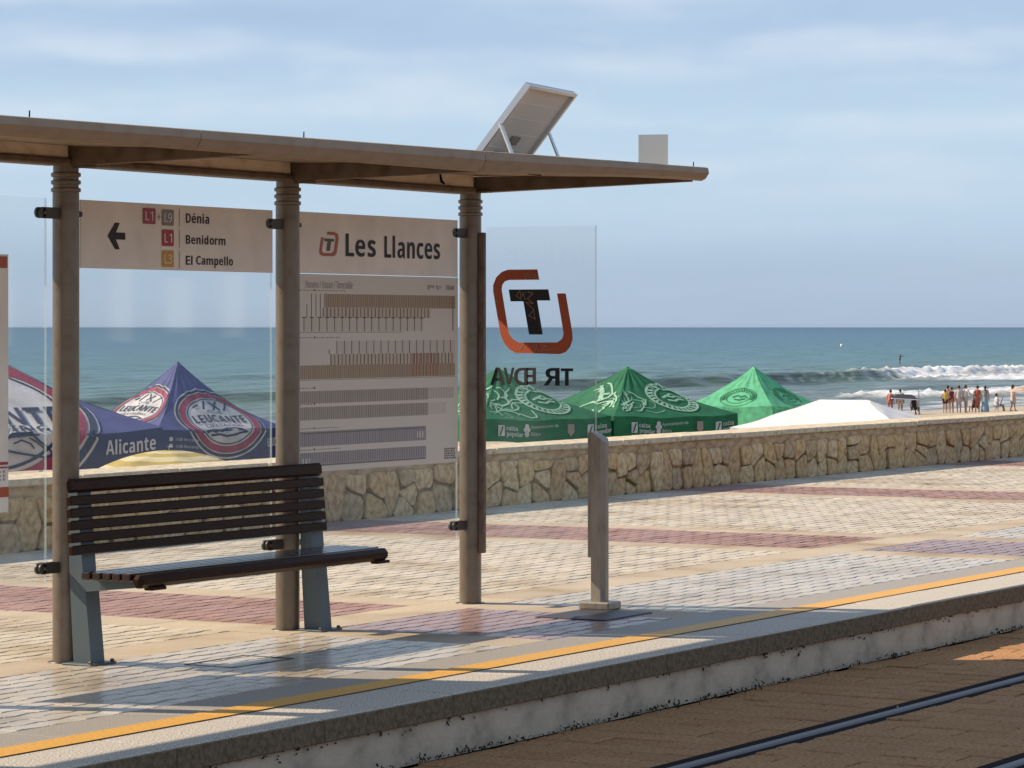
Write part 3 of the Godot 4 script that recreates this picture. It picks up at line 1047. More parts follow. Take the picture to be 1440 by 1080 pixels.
func shelter() -> void:
	var t := thing("tram_shelter", "brown steel tram stop shelter with flat cantilevered canopy on round posts and glass back panes", "shelter", Vector3(12.38, 0, POST_Z))
	var o := Vector3(12.38, 0, POST_Z)
	for x in POST_X:
		var b := B.new()
		lathe(b, Vector3.ZERO, [[0.063, 0.0], [0.063, 2.213]], 28)
		lathe(b, Vector3.ZERO, [[0.0605, 2.213], [0.0605, 2.345], [0.0, 2.345]], 28)
		bx(b, Vector3(0, 2.385, 0), Vector3(0.085, 0.10, 0.085), 0.006)
		bx(b, Vector3(0.0, 2.352, 0.05), Vector3(0.05, 0.012, 0.16), 0.002)
		var p := part(t, "post", b.mesh(M.post), Transform3D(Basis(), Vector3(x, 0, POST_Z) - o))
		for h in [2.215, 2.251, 2.287]:
			var c := B.new()
			lathe(c, Vector3.ZERO, [[0.0605, h], [0.0685, h + 0.002], [0.0705, h + 0.005], [0.0705, h + 0.017], [0.0685, h + 0.02], [0.0605, h + 0.022]], 28)
			part(p, "collar", c.mesh(M.post))
		var f := B.new()
		lathe(f, Vector3.ZERO, [[0.085, 0.001], [0.083, 0.004], [0.0, 0.0045]], 28)
		part(p, "foot_ring", f.mesh(M.bracket))
		# the arm that carries the canopy
		if x < 16.0:
			var a := B.new()
			var z0 := -0.02
			var z1 := 1.14
			hexa(a, [Vector3(-0.03, 2.337, z0), Vector3(0.03, 2.337, z0), Vector3(0.03, 2.365, z1), Vector3(-0.03, 2.365, z1), Vector3(-0.03, 2.44, z0), Vector3(0.03, 2.44, z0), Vector3(0.03, 2.405, z1), Vector3(-0.03, 2.405, z1)])
			bx(a, Vector3(0, 2.334, 0.12), Vector3(0.03, 0.012, 0.1), 0.002)
			part(t, "arm", a.mesh(M.dark_beam), Transform3D(Basis(), Vector3(x, 0, POST_Z) - o))
	# front fascia in lengths that butt with a dark joint
	var joints := [7.4, 9.2, 11.70, 14.17, 16.70]
	for k in 4:
		var b := B.new()
		var xs := []
		var n := 12
		for i in n + 1: xs.append(lerpf(joints[k] + 0.003, joints[k + 1] - (0.003 if k < 3 else 0.0), float(i) / n))
		if k == 3: xs.append_array([16.715, 16.722])
		var prev := []
		for x in xs:
			var sh: float = 0.0 if x < 16.705 else (0.25 if x < 16.72 else 0.75)
			var tp := fascia_top(x)
			var bt := fascia_bottom(x)
			var md := (tp + bt) / 2.0
			var ring := [Vector3(x, tp - 0.002, -8.235), Vector3(x, tp, -8.215), Vector3(x, tp - 0.004, -8.203), Vector3(x, lerpf(tp, bt, 0.44), -8.196), Vector3(x, lerpf(tp, bt, 0.49), -8.199), Vector3(x, bt + 0.012, -8.218), Vector3(x, bt, -8.245), Vector3(x, bt + 0.006, -8.30), Vector3(x, tp - 0.02, -8.32)]
			for i in ring.size(): ring[i] = ring[i].lerp(Vector3(x, md, -8.25), sh) - o
			if not prev.is_empty():
				for i in ring.size():
					var j := (i + 1) % ring.size()
					b.face([prev[i], ring[i], ring[j], prev[j]], Vector3(x - 0.02, md, -8.255) - o)
			else:
				b.face(ring, ring[0] + Vector3(1, 0, 0))
			prev = ring
		b.face(prev, prev[0] - Vector3(1, 0, 0))
		part(t, "fascia", b.mesh(M.fascia))
	var r := B.new()
	hexa(r, [Vector3(7.4, 2.375, -8.30) - o, Vector3(16.69, 2.425, -8.30) - o, Vector3(16.27, 2.45, -9.62) - o, Vector3(7.4, 2.43, -9.62) - o, Vector3(7.4, 2.392, -8.30) - o, Vector3(16.69, 2.46, -8.30) - o, Vector3(16.27, 2.49, -9.62) - o, Vector3(7.4, 2.46, -9.62) - o])
	hexa(r, [Vector3(7.4, 2.43, -9.62) - o, Vector3(16.27, 2.45, -9.62) - o, Vector3(15.92, 2.47, -10.29) - o, Vector3(7.4, 2.455, -10.29) - o, Vector3(7.4, 2.46, -9.62) - o, Vector3(16.27, 2.49, -9.62) - o, Vector3(15.92, 2.495, -10.29) - o, Vector3(7.4, 2.475, -10.29) - o])
	part(t, "roof", r.mesh(M.roof))
	# end arm with the turned-up tip
	var e := B.new()
	hexa(e, [Vector3(16.13, 2.345, -9.5) - o, Vector3(16.23, 2.345, -9.5) - o, Vector3(16.66, 2.405, -8.28) - o, Vector3(16.52, 2.40, -8.28) - o, Vector3(16.13, 2.44, -9.5) - o, Vector3(16.23, 2.44, -9.5) - o, Vector3(16.66, 2.435, -8.28) - o, Vector3(16.52, 2.43, -8.28) - o])
	part(t, "end_arm", e.mesh(M.dark_beam))
	# the cream beam between the posts, with a dark lower lip
	for k in 4:
		var x0: float = POST_X[k] + 0.045
		var x1: float = POST_X[k + 1] - 0.045
		var b := B.new()
		bx(b, Vector3((x0 + x1) / 2, 2.412, -9.45) - o, Vector3(x1 - x0, 0.075, 0.10), 0.006)
		var bm := part(t, "beam", b.mesh(M.beam))
		b = B.new()
		bx(b, Vector3((x0 + x1) / 2, 2.357, -9.45) - o, Vector3(x1 - x0 - 0.004, 0.034, 0.14), 0.008)
		part(bm, "lower_lip", b.mesh(M.dark_beam))
	# a rusty strap hanging under the canopy of the last bay
	var st := B.new()
	tube(st, [Vector3(14.9, 2.392, -8.9) - o, Vector3(15.5, 2.386, -9.25) - o, Vector3(15.75, 2.384, -9.38) - o], [0.006, 0.009, 0.006], 6)
	part(t, "strap", st.mesh(M.bracket))
	# panes and their clamps
	for k in 4:
		var x0: float = POST_X[k] + 0.075
		var x1: float = POST_X[k + 1] - 0.16
		var pane := part(t, "glass_pane", box_mesh(Vector3(x1 - x0, 1.806, 0.010), 0.0, M.glass), Transform3D(Basis(), Vector3((x0 + x1) / 2, 1.28, POST_Z) - o))
		part(pane, "polished_edge", box_mesh(Vector3(0.0035, 1.806, 0.0115), 0.0, M.glass_edge), Transform3D(Basis(), Vector3((x1 - x0) / 2 + 0.004, 0, 0)))
		for h in [0.452, 2.115]:
			var br := B.new()
			var oo := Vector3(POST_X[k + 1] - 0.05, h, POST_Z) - o
			for s in [-1.0, 1.0]:
				bx(br, oo + Vector3(-0.08, 0, s * 0.012), Vector3(0.13, 0.052, 0.009), 0.003)
				var disc := B.new()
				lathe(disc, Vector3.ZERO, [[0.0, -0.0045], [0.026, -0.0045], [0.026, 0.0045], [0.0, 0.0045]], 14)
				for q in disc.v.size():
					br.v.append(oo + Vector3(-0.145, 0, s * 0.012) + Vector3(disc.v[q].x, disc.v[q].z, -disc.v[q].y))
					br.n.append(Vector3(disc.n[q].x, disc.n[q].z, -disc.n[q].y))
					br.c.append(Color.WHITE)
			var c := part(t, "bracket", br.mesh(M.bracket))
			var bo := B.new()
			bx(bo, oo + Vector3(-0.135, 0, 0.018), Vector3(0.018, 0.018, 0.012), 0.004)
			part(c, "bolt", bo.mesh(M.bolt))
			var sm := B.new()
			bx(sm, Vector3(POST_X[k] + 0.1, h, POST_Z + 0.009) - o, Vector3(0.03, 0.03, 0.014), 0.008)
			part(t, "clamp", sm.mesh(M.bracket))

func end_screen() -> void:
	var o := Vector3(16.16, 0, -8.61)
	var t := thing("glass_screen", "glass end screen with orange T emblem held between the last post and a short bollard", "glass screen", o)
	# bollard with a slanted top
	var b := B.new()
	var sec := PackedVector2Array([Vector2(-0.045, -0.04), Vector2(0.03, -0.05), Vector2(0.052, -0.02), Vector2(0.052, 0.02), Vector2(0.03, 0.05), Vector2(-0.045, 0.04)])
	var cnt := sec.size()
	var L := func(p: Vector2, top: bool) -> Vector3: return Vector3(p.y * 0.9, (0.995 - maxf(0.0, p.x + 0.01) * 0.95) if top else 0.02, p.x * 0.86)
	for i in cnt:
		var j := (i + 1) % cnt
		b.face([L.call(sec[i], false), L.call(sec[j], false), L.call(sec[j], true), L.call(sec[i], true)], Vector3(0, 0.5, 0))
	var topf := []
	for p in sec: topf.append(L.call(p, true))
	b.face(topf, Vector3(0, 0, 0))
	var bol := part(t, "bollard", b.mesh(M.bollard))
	part(bol, "base_plate", box_mesh(Vector3(0.16, 0.045, 0.19), 0.008, M.bollard), Transform3D(Basis(), Vector3(0, 0.024, 0)))
	part(t, "channel", box_mesh(Vector3(0.034, 0.70, 0.030), 0.004, M.bollard), Transform3D(Basis(), Vector3(0, 0.64, -0.056)))
	part(t, "channel", box_mesh(Vector3(0.034, 1.83, 0.035), 0.004, M.dark_beam), Transform3D(Basis(), Vector3(0, 1.205, -9.372 + 8.61)))
	var gz0 := -9.345
	var gz1 := -8.640
	var pane := part(t, "glass_pane", box_mesh(Vector3(0.010, 1.84, gz1 - gz0), 0.0, M.screen_glass), Transform3D(Basis(), Vector3(0, 1.229, (gz0 + gz1) / 2 + 8.61)))
	part(pane, "polished_edge", box_mesh(Vector3(0.0115, 1.84, 0.006), 0.0, M.glass_edge), Transform3D(Basis(), Vector3(0, 0, (gz1 - gz0) / 2 + 0.004)))
	# marks on the side of the glass that faces the bench: (z, height) -> point
	var lay := func(x: float, y: float) -> Vector3: return Vector3(-0.0065, y, x + 8.61)
	var px := func(x: float, y: float) -> Vector2: return Vector2(-9.298 + (x - 78.0) / (722.0 - 78.0) * 0.517, 1.908 - (y - 55.0) / (733.0 - 55.0) * 0.48)
	var outer := [[455, 140], [440, 57], [200, 57], [150, 75], [105, 118], [80, 180], [80, 230], [140, 575], [165, 640], [210, 695], [262, 725], [620, 733], [670, 715], [705, 670], [722, 615], [720, 560], [667, 250], [597, 250], [650, 570], [640, 610], [600, 640], [290, 642], [240, 615], [208, 570], [150, 215], [155, 180], [175, 152], [210, 140]]
	var poly := PackedVector2Array()
	for p in outer: poly.append(px.call(p[0], p[1]))
	var m := B.new()
	shape2d(m, poly, lay)
	part(t, "emblem_ring", m.mesh(M.orange)).set_meta("label", "orange open ring of the T emblem")
	m = B.new()
	poly = PackedVector2Array()
	for p in [[207, 217], [528, 217], [544, 306], [438, 306], [483, 577], [372, 577], [326, 312], [222, 312]]: poly.append(px.call(p[0], p[1]))
	shape2d(m, poly, lay)
	part(t, "emblem_letter", m.mesh(M.ink)).set_meta("label", "black letter T of the emblem")
	m = B.new()
	lay = func(x: float, y: float) -> Vector3: return Vector3(-0.0080, y, x + 8.61)
	for s in [[[300, 225], [270, 268], [308, 295], [300, 225]], [[315, 235], [345, 300]], [[345, 235], [312, 270]], [[360, 235], [405, 250], [358, 290], [410, 330], [345, 318], [415, 380], [370, 425], [425, 455], [410, 390]], [[335, 85], [340, 130]], [[345, 130], [365, 80], [375, 130], [400, 90], [385, 85]], [[400, 130], [435, 90], [410, 100], [440, 130]], [[385, 690], [410, 660], [425, 720], [430, 650], [450, 715]], [[440, 705], [610, 693]], [[470, 660], [520, 668], [470, 690]], [[280, 660], [300, 700], [325, 655]], [[100, 300], [140, 325]]]:
		var line := []
		for p in s: line.append(px.call(p[0], p[1]))
		m = B.new()
		stroke(m, line, 0.0035, lay)
		part(t, "scratched_graffiti", m.mesh(M.scratch))
	m = B.new()
	lay = func(x: float, y: float) -> Vector3: return Vector3(-0.0065, y, x + 8.61)
	for g in [["T", -8.858, 0.080, 1.250, 0.098], ["R", -8.970, 0.106, 1.250, 0.100], ["E", -9.078, 0.062, 1.256, 0.094], ["D", -9.160, 0.092, 1.250, 0.100], ["V", -9.228, 0.072, 1.256, 0.094], ["A", -9.316, 0.100, 1.250, 0.100]]:
		m = B.new()
		letter(m, g[0], sans, g[1], g[3], g[2], g[4], lay, true)
		part(t, "mirrored_letter", m.mesh(M.ink))

func bench() -> void:
	var o := Vector3(13.3, 0, -9.3)
	var t := thing("bench", "dark brown wooden slat bench with backrest on blue grey steel legs in the shelter", "bench", o)
	for x0 in [12.31, 14.28]:
		var b := B.new()
		var poly := PackedVector2Array([Vector2(-9.25, 0.008), Vector2(-9.283, 0.343), Vector2(-8.95, 0.376), Vector2(-8.945, 0.398), Vector2(-9.296, 0.405), Vector2(-9.334, 0.836), Vector2(-9.384, 0.838), Vector2(-9.376, 0.42), Vector2(-9.352, 0.008)])
		# local x -> world z, local y -> up, depth along world x
		prism(b, poly, Transform3D(Basis(Vector3(0, 0, 1), Vector3(0, 1, 0), Vector3(-1, 0, 0)), Vector3(x0 + 0.105, 0, 0) - o), 0.105)
		var leg := part(t, "leg", b.mesh(M.leg))
		part(leg, "base_plate", box_mesh(Vector3(0.20, 0.009, 0.17), 0.002, M.leg), Transform3D(Basis(), Vector3(x0 + 0.053, 0.0045, -9.30) - o))
		for s in [[-0.085, 0.07], [0.085, 0.07]]:
			part(leg, "bolt", box_mesh(Vector3(0.018, 0.014, 0.018), 0.004, M.bolt), Transform3D(Basis(), Vector3(x0 + 0.053 + s[0], 0.015, -9.30 + s[1]) - o))
		part(leg, "end_board", box_mesh(Vector3(0.115, 0.016, 0.05), 0.004, M.wood), Transform3D(Basis(), Vector3(x0 + 0.053, 0.3705, -8.920) - o))
	var len_ := 2.17
	var mid := 13.29
	var tilt := Basis.from_euler(Vector3(-0.088, 0, 0))
	for i in 6:
		var hgt := 0.066 if i == 5 else 0.045
		var y := 0.54 + i * 0.0578 + (0.010 if i == 5 else 0.0)
		var z := -9.286 - (y - 0.52) * 0.088
		part(t, "back_slat", box_mesh(Vector3(len_, hgt, 0.030), 0.014 if i == 5 else 0.005, M.wood), Transform3D(tilt * Basis.from_euler(Vector3(0, rng.randfn(0, 0.0006), rng.randfn(0, 0.0006))), Vector3(mid + rng.randfn(0, 0.002), y, z + 0.002) - o))
	for i in 6:
		var z := -9.205 + i * 0.0575
		var front := i == 5
		part(t, "seat_slat", box_mesh(Vector3(len_, 0.062 if front else 0.036, 0.062 if front else 0.046), 0.02 if front else 0.005, M.wood if front else M.seat_wood), Transform3D(Basis.from_euler(Vector3(0.02, rng.randfn(0, 0.0006), rng.randfn(0, 0.0005))), Vector3(mid + rng.randfn(0, 0.002), 0.409 if front else 0.426, z) - o))

# ---------------------------------------------------------------- boards
func on_back(z: float, off: Vector3) -> Callable:
	return func(x: float, y: float) -> Vector3: return Vector3(x, y, z) - off

func tram_mark(parent: Node3D, x: float, y: float, w: float, h: float, lay: Callable) -> void:
	# a slanted open ring with a T inside
	var px := func(a: float, c: float) -> Vector2: return Vector2(x + a * w, y + c * h)
	var m := B.new()
	var poly := PackedVector2Array()
	for p in [[0.40, 1.0], [0.78, 1.0], [0.95, 0.93], [1.0, 0.78], [0.90, 0.14], [0.80, 0.03], [0.65, 0.0], [0.14, 0.0], [0.03, 0.06], [0.0, 0.22], [0.10, 0.76], [0.23, 0.76], [0.14, 0.22], [0.20, 0.13], [0.62, 0.13], [0.75, 0.22], [0.85, 0.76], [0.78, 0.87], [0.40, 0.87]]: poly.append(px.call(p[0], p[1]))
	shape2d(m, poly, lay)
	part(parent, "emblem_ring", m.mesh(M.logo_orange))
	m = B.new()
	poly = PackedVector2Array()
	for p in [[0.25, 0.72], [0.27, 0.60], [0.42, 0.60], [0.36, 0.22], [0.55, 0.22], [0.61, 0.60], [0.76, 0.60], [0.74, 0.72]]: poly.append(px.call(p[0], p[1]))
	shape2d(m, poly, lay)
	part(parent, "emblem_letter", m.mesh(M.logo_grey))

func signs() -> void:
	# directions
	var o := Vector3(13.27, 1.86, -9.437)
	var t := thing("direction_sign", "white direction sign with left arrow and the stops Dénia, Benidorm and El Campello", "sign", o)
	part(t, "board", box_mesh(Vector3(1.635, 0.324, 0.006), 0.001, M.sign), Transform3D(Basis(), Vector3(13.2935, 2.0225, -9.4405) - o))
	var lay := on_back(-9.4355, o)
	var b := B.new()
	shape2d(b, PackedVector2Array([Vector2(12.688, 2.018), Vector2(12.748, 2.083), Vector2(12.786, 2.083), Vector2(12.755, 2.036), Vector2(12.830, 2.036), Vector2(12.830, 2.002), Vector2(12.755, 2.002), Vector2(12.786, 1.955), Vector2(12.748, 1.955)]), lay)
	part(t, "arrow", b.mesh(M.ink))
	for r in [[12.972, 13.080, 2.084, 2.162, M.crimson, "L1"], [13.130, 13.232, 2.080, 2.160, M.tag_grey, "L9"], [13.130, 13.232, 1.979, 2.061, M.red, "L1"], [13.130, 13.232, 1.876, 1.958, M.ochre, "L3"]]:
		b = B.new()
		shape2d(b, round_rect(r[0], r[2], r[1], r[3], 0.008), lay)
		var tagm := part(t, "line_tag", b.mesh(r[4]))
		b = B.new()
		letter(b, r[5], light_sans, r[0] + 0.022, r[2] + 0.018, 0.062, 0.044, on_back(-9.434, o))
		part(tagm, "lettering", b.mesh(M.sign))
	b = B.new()
	stroke(b, [Vector2(13.095, 2.12), Vector2(13.117, 2.12)], 0.006, lay)
	stroke(b, [Vector2(13.106, 2.107), Vector2(13.106, 2.133)], 0.006, on_back(-9.4350, o))
	part(t, "plus_mark", b.mesh(M.grey_line))
	for y in [2.122, 2.019, 1.915]:
		b = B.new()
		stroke(b, [Vector2(13.280, y - 0.043), Vector2(13.280, y + 0.043)], 0.005, lay)
		part(t, "rule", b.mesh(M.grey_line))
	for w in [["Dénia", 13.335, 2.098, 0.202, 0.050], ["Benidorm", 13.335, 1.994, 0.345, 0.046], ["El", 13.335, 1.890, 0.058, 0.046], ["Campello", 13.425, 1.877, 0.322, 0.060]]:
		b = B.new()
		letter(b, w[0], sans, w[1], w[2], w[3], w[4], lay)
		part(t, "lettering", b.mesh(M.ink))
	# timetable
	o = Vector3(15.2, 0.82, -9.437)
	t = thing("timetable_board", "tall timetable board headed Les Llances behind glass beside the last post", "timetable", o)
	var tm := StandardMaterial3D.new()
	tm.albedo_texture = timetable_picture()
	tm.roughness = 0.45
	part(t, "header", box_mesh(Vector3(1.640, 0.322, 0.006), 0.001, M.sign), Transform3D(Basis(), Vector3(15.176, 2.0255, -9.4405) - o))
	part(t, "backing", box_mesh(Vector3(1.640, 1.045, 0.006), 0.001, M.sign), Transform3D(Basis(), Vector3(15.176, 1.3375, -9.4410) - o))
	var q := QuadMesh.new()
	q.size = Vector2(1.640, 1.045)
	q.material = tm
	part(t, "printed_sheet", q, Transform3D(Basis(), Vector3(15.176, 1.3375, -9.4365) - o))
	lay = on_back(-9.4355, o)
	tram_mark(t, 14.552, 1.957, 0.19, 0.13, lay)
	b = B.new()
	for w in [["Les", 14.811, 0.305], ["Llances", 15.205, 0.592]]:
		b = B.new()
		letter(b, w[0], sans, w[1], 1.960, w[2], 0.122, lay)
		part(t, "station_name", b.mesh(M.ink))
	lay = on_back(-9.4350, o)
	b = B.new()
	letter(b, "Horario / Horari / Timetable", light_sans, 14.42, 1.785, 0.46, 0.042, lay)
	part(t, "heading", b.mesh(M.grey_line))
	for w in [["gva", 15.66, 0.07], ["fgv", 15.75, 0.06], ["TRAM", 15.86, 0.09]]:
		b = B.new()
		letter(b, w[0], sans, w[1], 1.79, w[2], 0.026, lay)
		part(t, "lettering", b.mesh(M.grey_line))
	# poster behind the pane at the left
	o = Vector3(11.3, 0.73, -9.437)
	t = thing("poster", "tall cream poster with orange corner square on the far left pane", "poster", o)
	part(t, "sheet", box_mesh(Vector3(1.24, 1.184, 0.004), 0.0, M.sign), Transform3D(Basis(), Vector3(11.313, 1.322, -9.441) - o))
	lay = on_back(-9.4365, o)
	b = B.new()
	shape2d(b, round_rect(11.80, 1.851, 11.923, 1.904, 0.004), lay)
	part(t, "orange_block", b.mesh(M.orange))
	b = B.new()
	shape2d(b, round_rect(11.45, 0.800, 11.933, 0.846, 0.004), lay)
	part(t, "orange_block", b.mesh(M.orange))
	b = B.new()
	for y in [0.955, 0.936]:
		b = B.new()
		stroke(b, [Vector2(11.4, y), Vector2(11.925, y)], 0.013 if y > 0.95 else 0.007, lay)
		part(t, "red_rule", b.mesh(M.red))
	for i in 3:
		b = B.new()
		letter(b, "TRAM d'Alacant linea E", light_sans, 11.45, 0.912 - i * 0.018, 0.46, 0.011, lay)
		part(t, "lettering", b.mesh(M.ink))

func timetable_picture() -> ImageTexture:
	var W := 1640
	var H := 1045
	var im := Image.create_empty(W, H, false, Image.FORMAT_RGB8)
	var paper := Color(0.835, 0.80, 0.745)
	im.fill(paper)
	var X := func(u: float) -> int: return int((u - 14.356) * 1000.0)
	var Y := func(h: float) -> int: return int((1.86 - h) * 1000.0)
	var bar := func(u0: float, u1: float, h1: float, h0: float, c: Color) -> void:
		im.fill_rect(Rect2i(X.call(u0), Y.call(h1), maxi(1, int((u1 - u0) * 1000.0)), maxi(1, int((h1 - h0) * 1000.0))), c)
	var line_c := Color(0.40, 0.31, 0.24)
	var comb := func(u0: float, u1: float, h1: float, h0: float, pitch: float, width: float, back: Color, c: Color) -> void:
		if back != paper: bar.call(u0, u1, h1, h0, back)
		var u := u0
		while u < u1 - width:
			bar.call(u, u + width, h1, h0, c.lerp(back, rng.randf() * 0.35))
			# figures inside the column read as faint ticks
			var y := h1 - 0.006
			while y > h0 + 0.004 and pitch < 0.05:
				bar.call(u + width + 0.002, u + pitch - 0.003, y, y - 0.003, back.lerp(c, 0.22))
				y -= 0.0075
			u += pitch
	var tan_ := Color(0.70, 0.615, 0.50)
	var u_end := 15.965
	# outbound
	comb.call(14.60, u_end, 1.757, 1.684, 0.0186, 0.006, tan_, line_c)
	for i in 4: bar.call(14.43 + i * 0.043, 14.438 + i * 0.043, 1.757 if i > 0 else 1.70, 1.632, line_c)
	comb.call(14.585, 15.69, 1.684, 1.630, 0.0372, 0.013, Color(0.78, 0.73, 0.65), line_c)
	comb.call(14.40, 15.62, 1.630, 1.556, 0.0744, 0.010, Color(0.79, 0.755, 0.70), line_c)
	for i in 17: bar.call(14.385 + i * 0.0744, 14.43 + i * 0.0744, 1.634, 1.628, line_c)
	bar.call(15.935, 15.947, 1.757, 1.56, line_c)
	bar.call(14.36, 15.4, 1.553, 1.551, line_c)
	# inbound
	comb.call(14.72, u_end, 1.507, 1.436, 0.0744, 0.010, Color(0.79, 0.755, 0.70), line_c)
	bar.call(14.645, 14.655, 1.462, 1.436, line_c)
	comb.call(14.66, u_end, 1.436, 1.378, 0.0372, 0.013, Color(0.78, 0.73, 0.65), line_c)
	comb.call(14.37, u_end, 1.378, 1.304, 0.0186, 0.007, tan_, line_c)
	for i in 8: bar.call(15.5 + i * 0.0372, 15.512 + i * 0.0372, 1.436, 1.31, Color(0.56, 0.34, 0.24))
	bar.call(14.36, u_end, 1.301, 1.299, line_c)
	for i in 18: bar.call(14.36, 14.64, 1.50 - i * 0.007, 1.499 - i * 0.007, Color(0.74, 0.70, 0.65))
	# the lower four blocks
	var gc := Color(0.40, 0.36, 0.32)
	var gb := Color(0.69, 0.655, 0.60)
	comb.call(14.37, 15.67, 1.242, 1.176, 0.0186, 0.006, gb, gc)
	comb.call(15.67, 15.95, 1.242, 1.180, 0.0286, 0.005, Color(0.77, 0.735, 0.68), Color(0.58, 0.54, 0.49))
	comb.call(14.37, 15.67, 1.158, 1.088, 0.0186, 0.006, gb, gc)
	comb.call(15.67, 15.87, 1.158, 1.092, 0.0286, 0.004, Color(0.80, 0.765, 0.71), Color(0.68, 0.64, 0.585))
	for blk in [[1.030, 0.950, true], [0.918, 0.845, false]]:
		comb.call(14.37, 15.645, blk[0], blk[1], 0.0186, 0.006, Color(0.655, 0.635, 0.62), Color(0.36, 0.34, 0.36))
		for i in 68:
			var h: float = blk[0] if blk[2] else blk[1] + 0.014
			bar.call(14.372 + i * 0.0186, 14.381 + i * 0.0186, h, h - 0.007, Color(0.27, 0.25, 0.28))
			bar.call(14.381 + i * 0.0186, 14.390 + i * 0.0186, h - 0.007, h - 0.014, Color(0.27, 0.25, 0.28))
			bar.call(14.381 + i * 0.0186, 14.390 + i * 0.0186, h, h - 0.007, paper)
		for i in 3:
			var u: float = (15.55 + i * 0.028) if blk[2] else (14.39 + i * 0.03)
			bar.call(u, u + 0.013, blk[0] - 0.03, blk[0] - 0.065, paper)
	# small headings
	for hd in [[1.772, 14.36, 0.45], [1.522, 14.36, 0.40], [1.256, 14.36, 0.14], [1.17, 14.36, 0.12], [1.043, 14.36, 0.38], [0.931, 14.36, 0.40]]:
		var u: float = hd[1]
		while u < hd[1] + hd[2]:
			var w := rng.randf_range(0.008, 0.03)
			bar.call(u, u + w, hd[0] + 0.004, hd[0], Color(0.48, 0.43, 0.38))
			u += w + 0.008
		bar.call(14.50, 14.512, hd[0] + 0.009, hd[0] - 0.003, Color(0.36, 0.30, 0.26))
	for i in 5:
		var u := 15.845
		while u < 15.96:
			var w := rng.randf_range(0.008, 0.022)
			bar.call(u, u + w, 0.898 - i * 0.013, 0.889 - i * 0.013, Color(0.38, 0.35, 0.32))
			u += w + 0.004
	return ImageTexture.create_from_image(im)

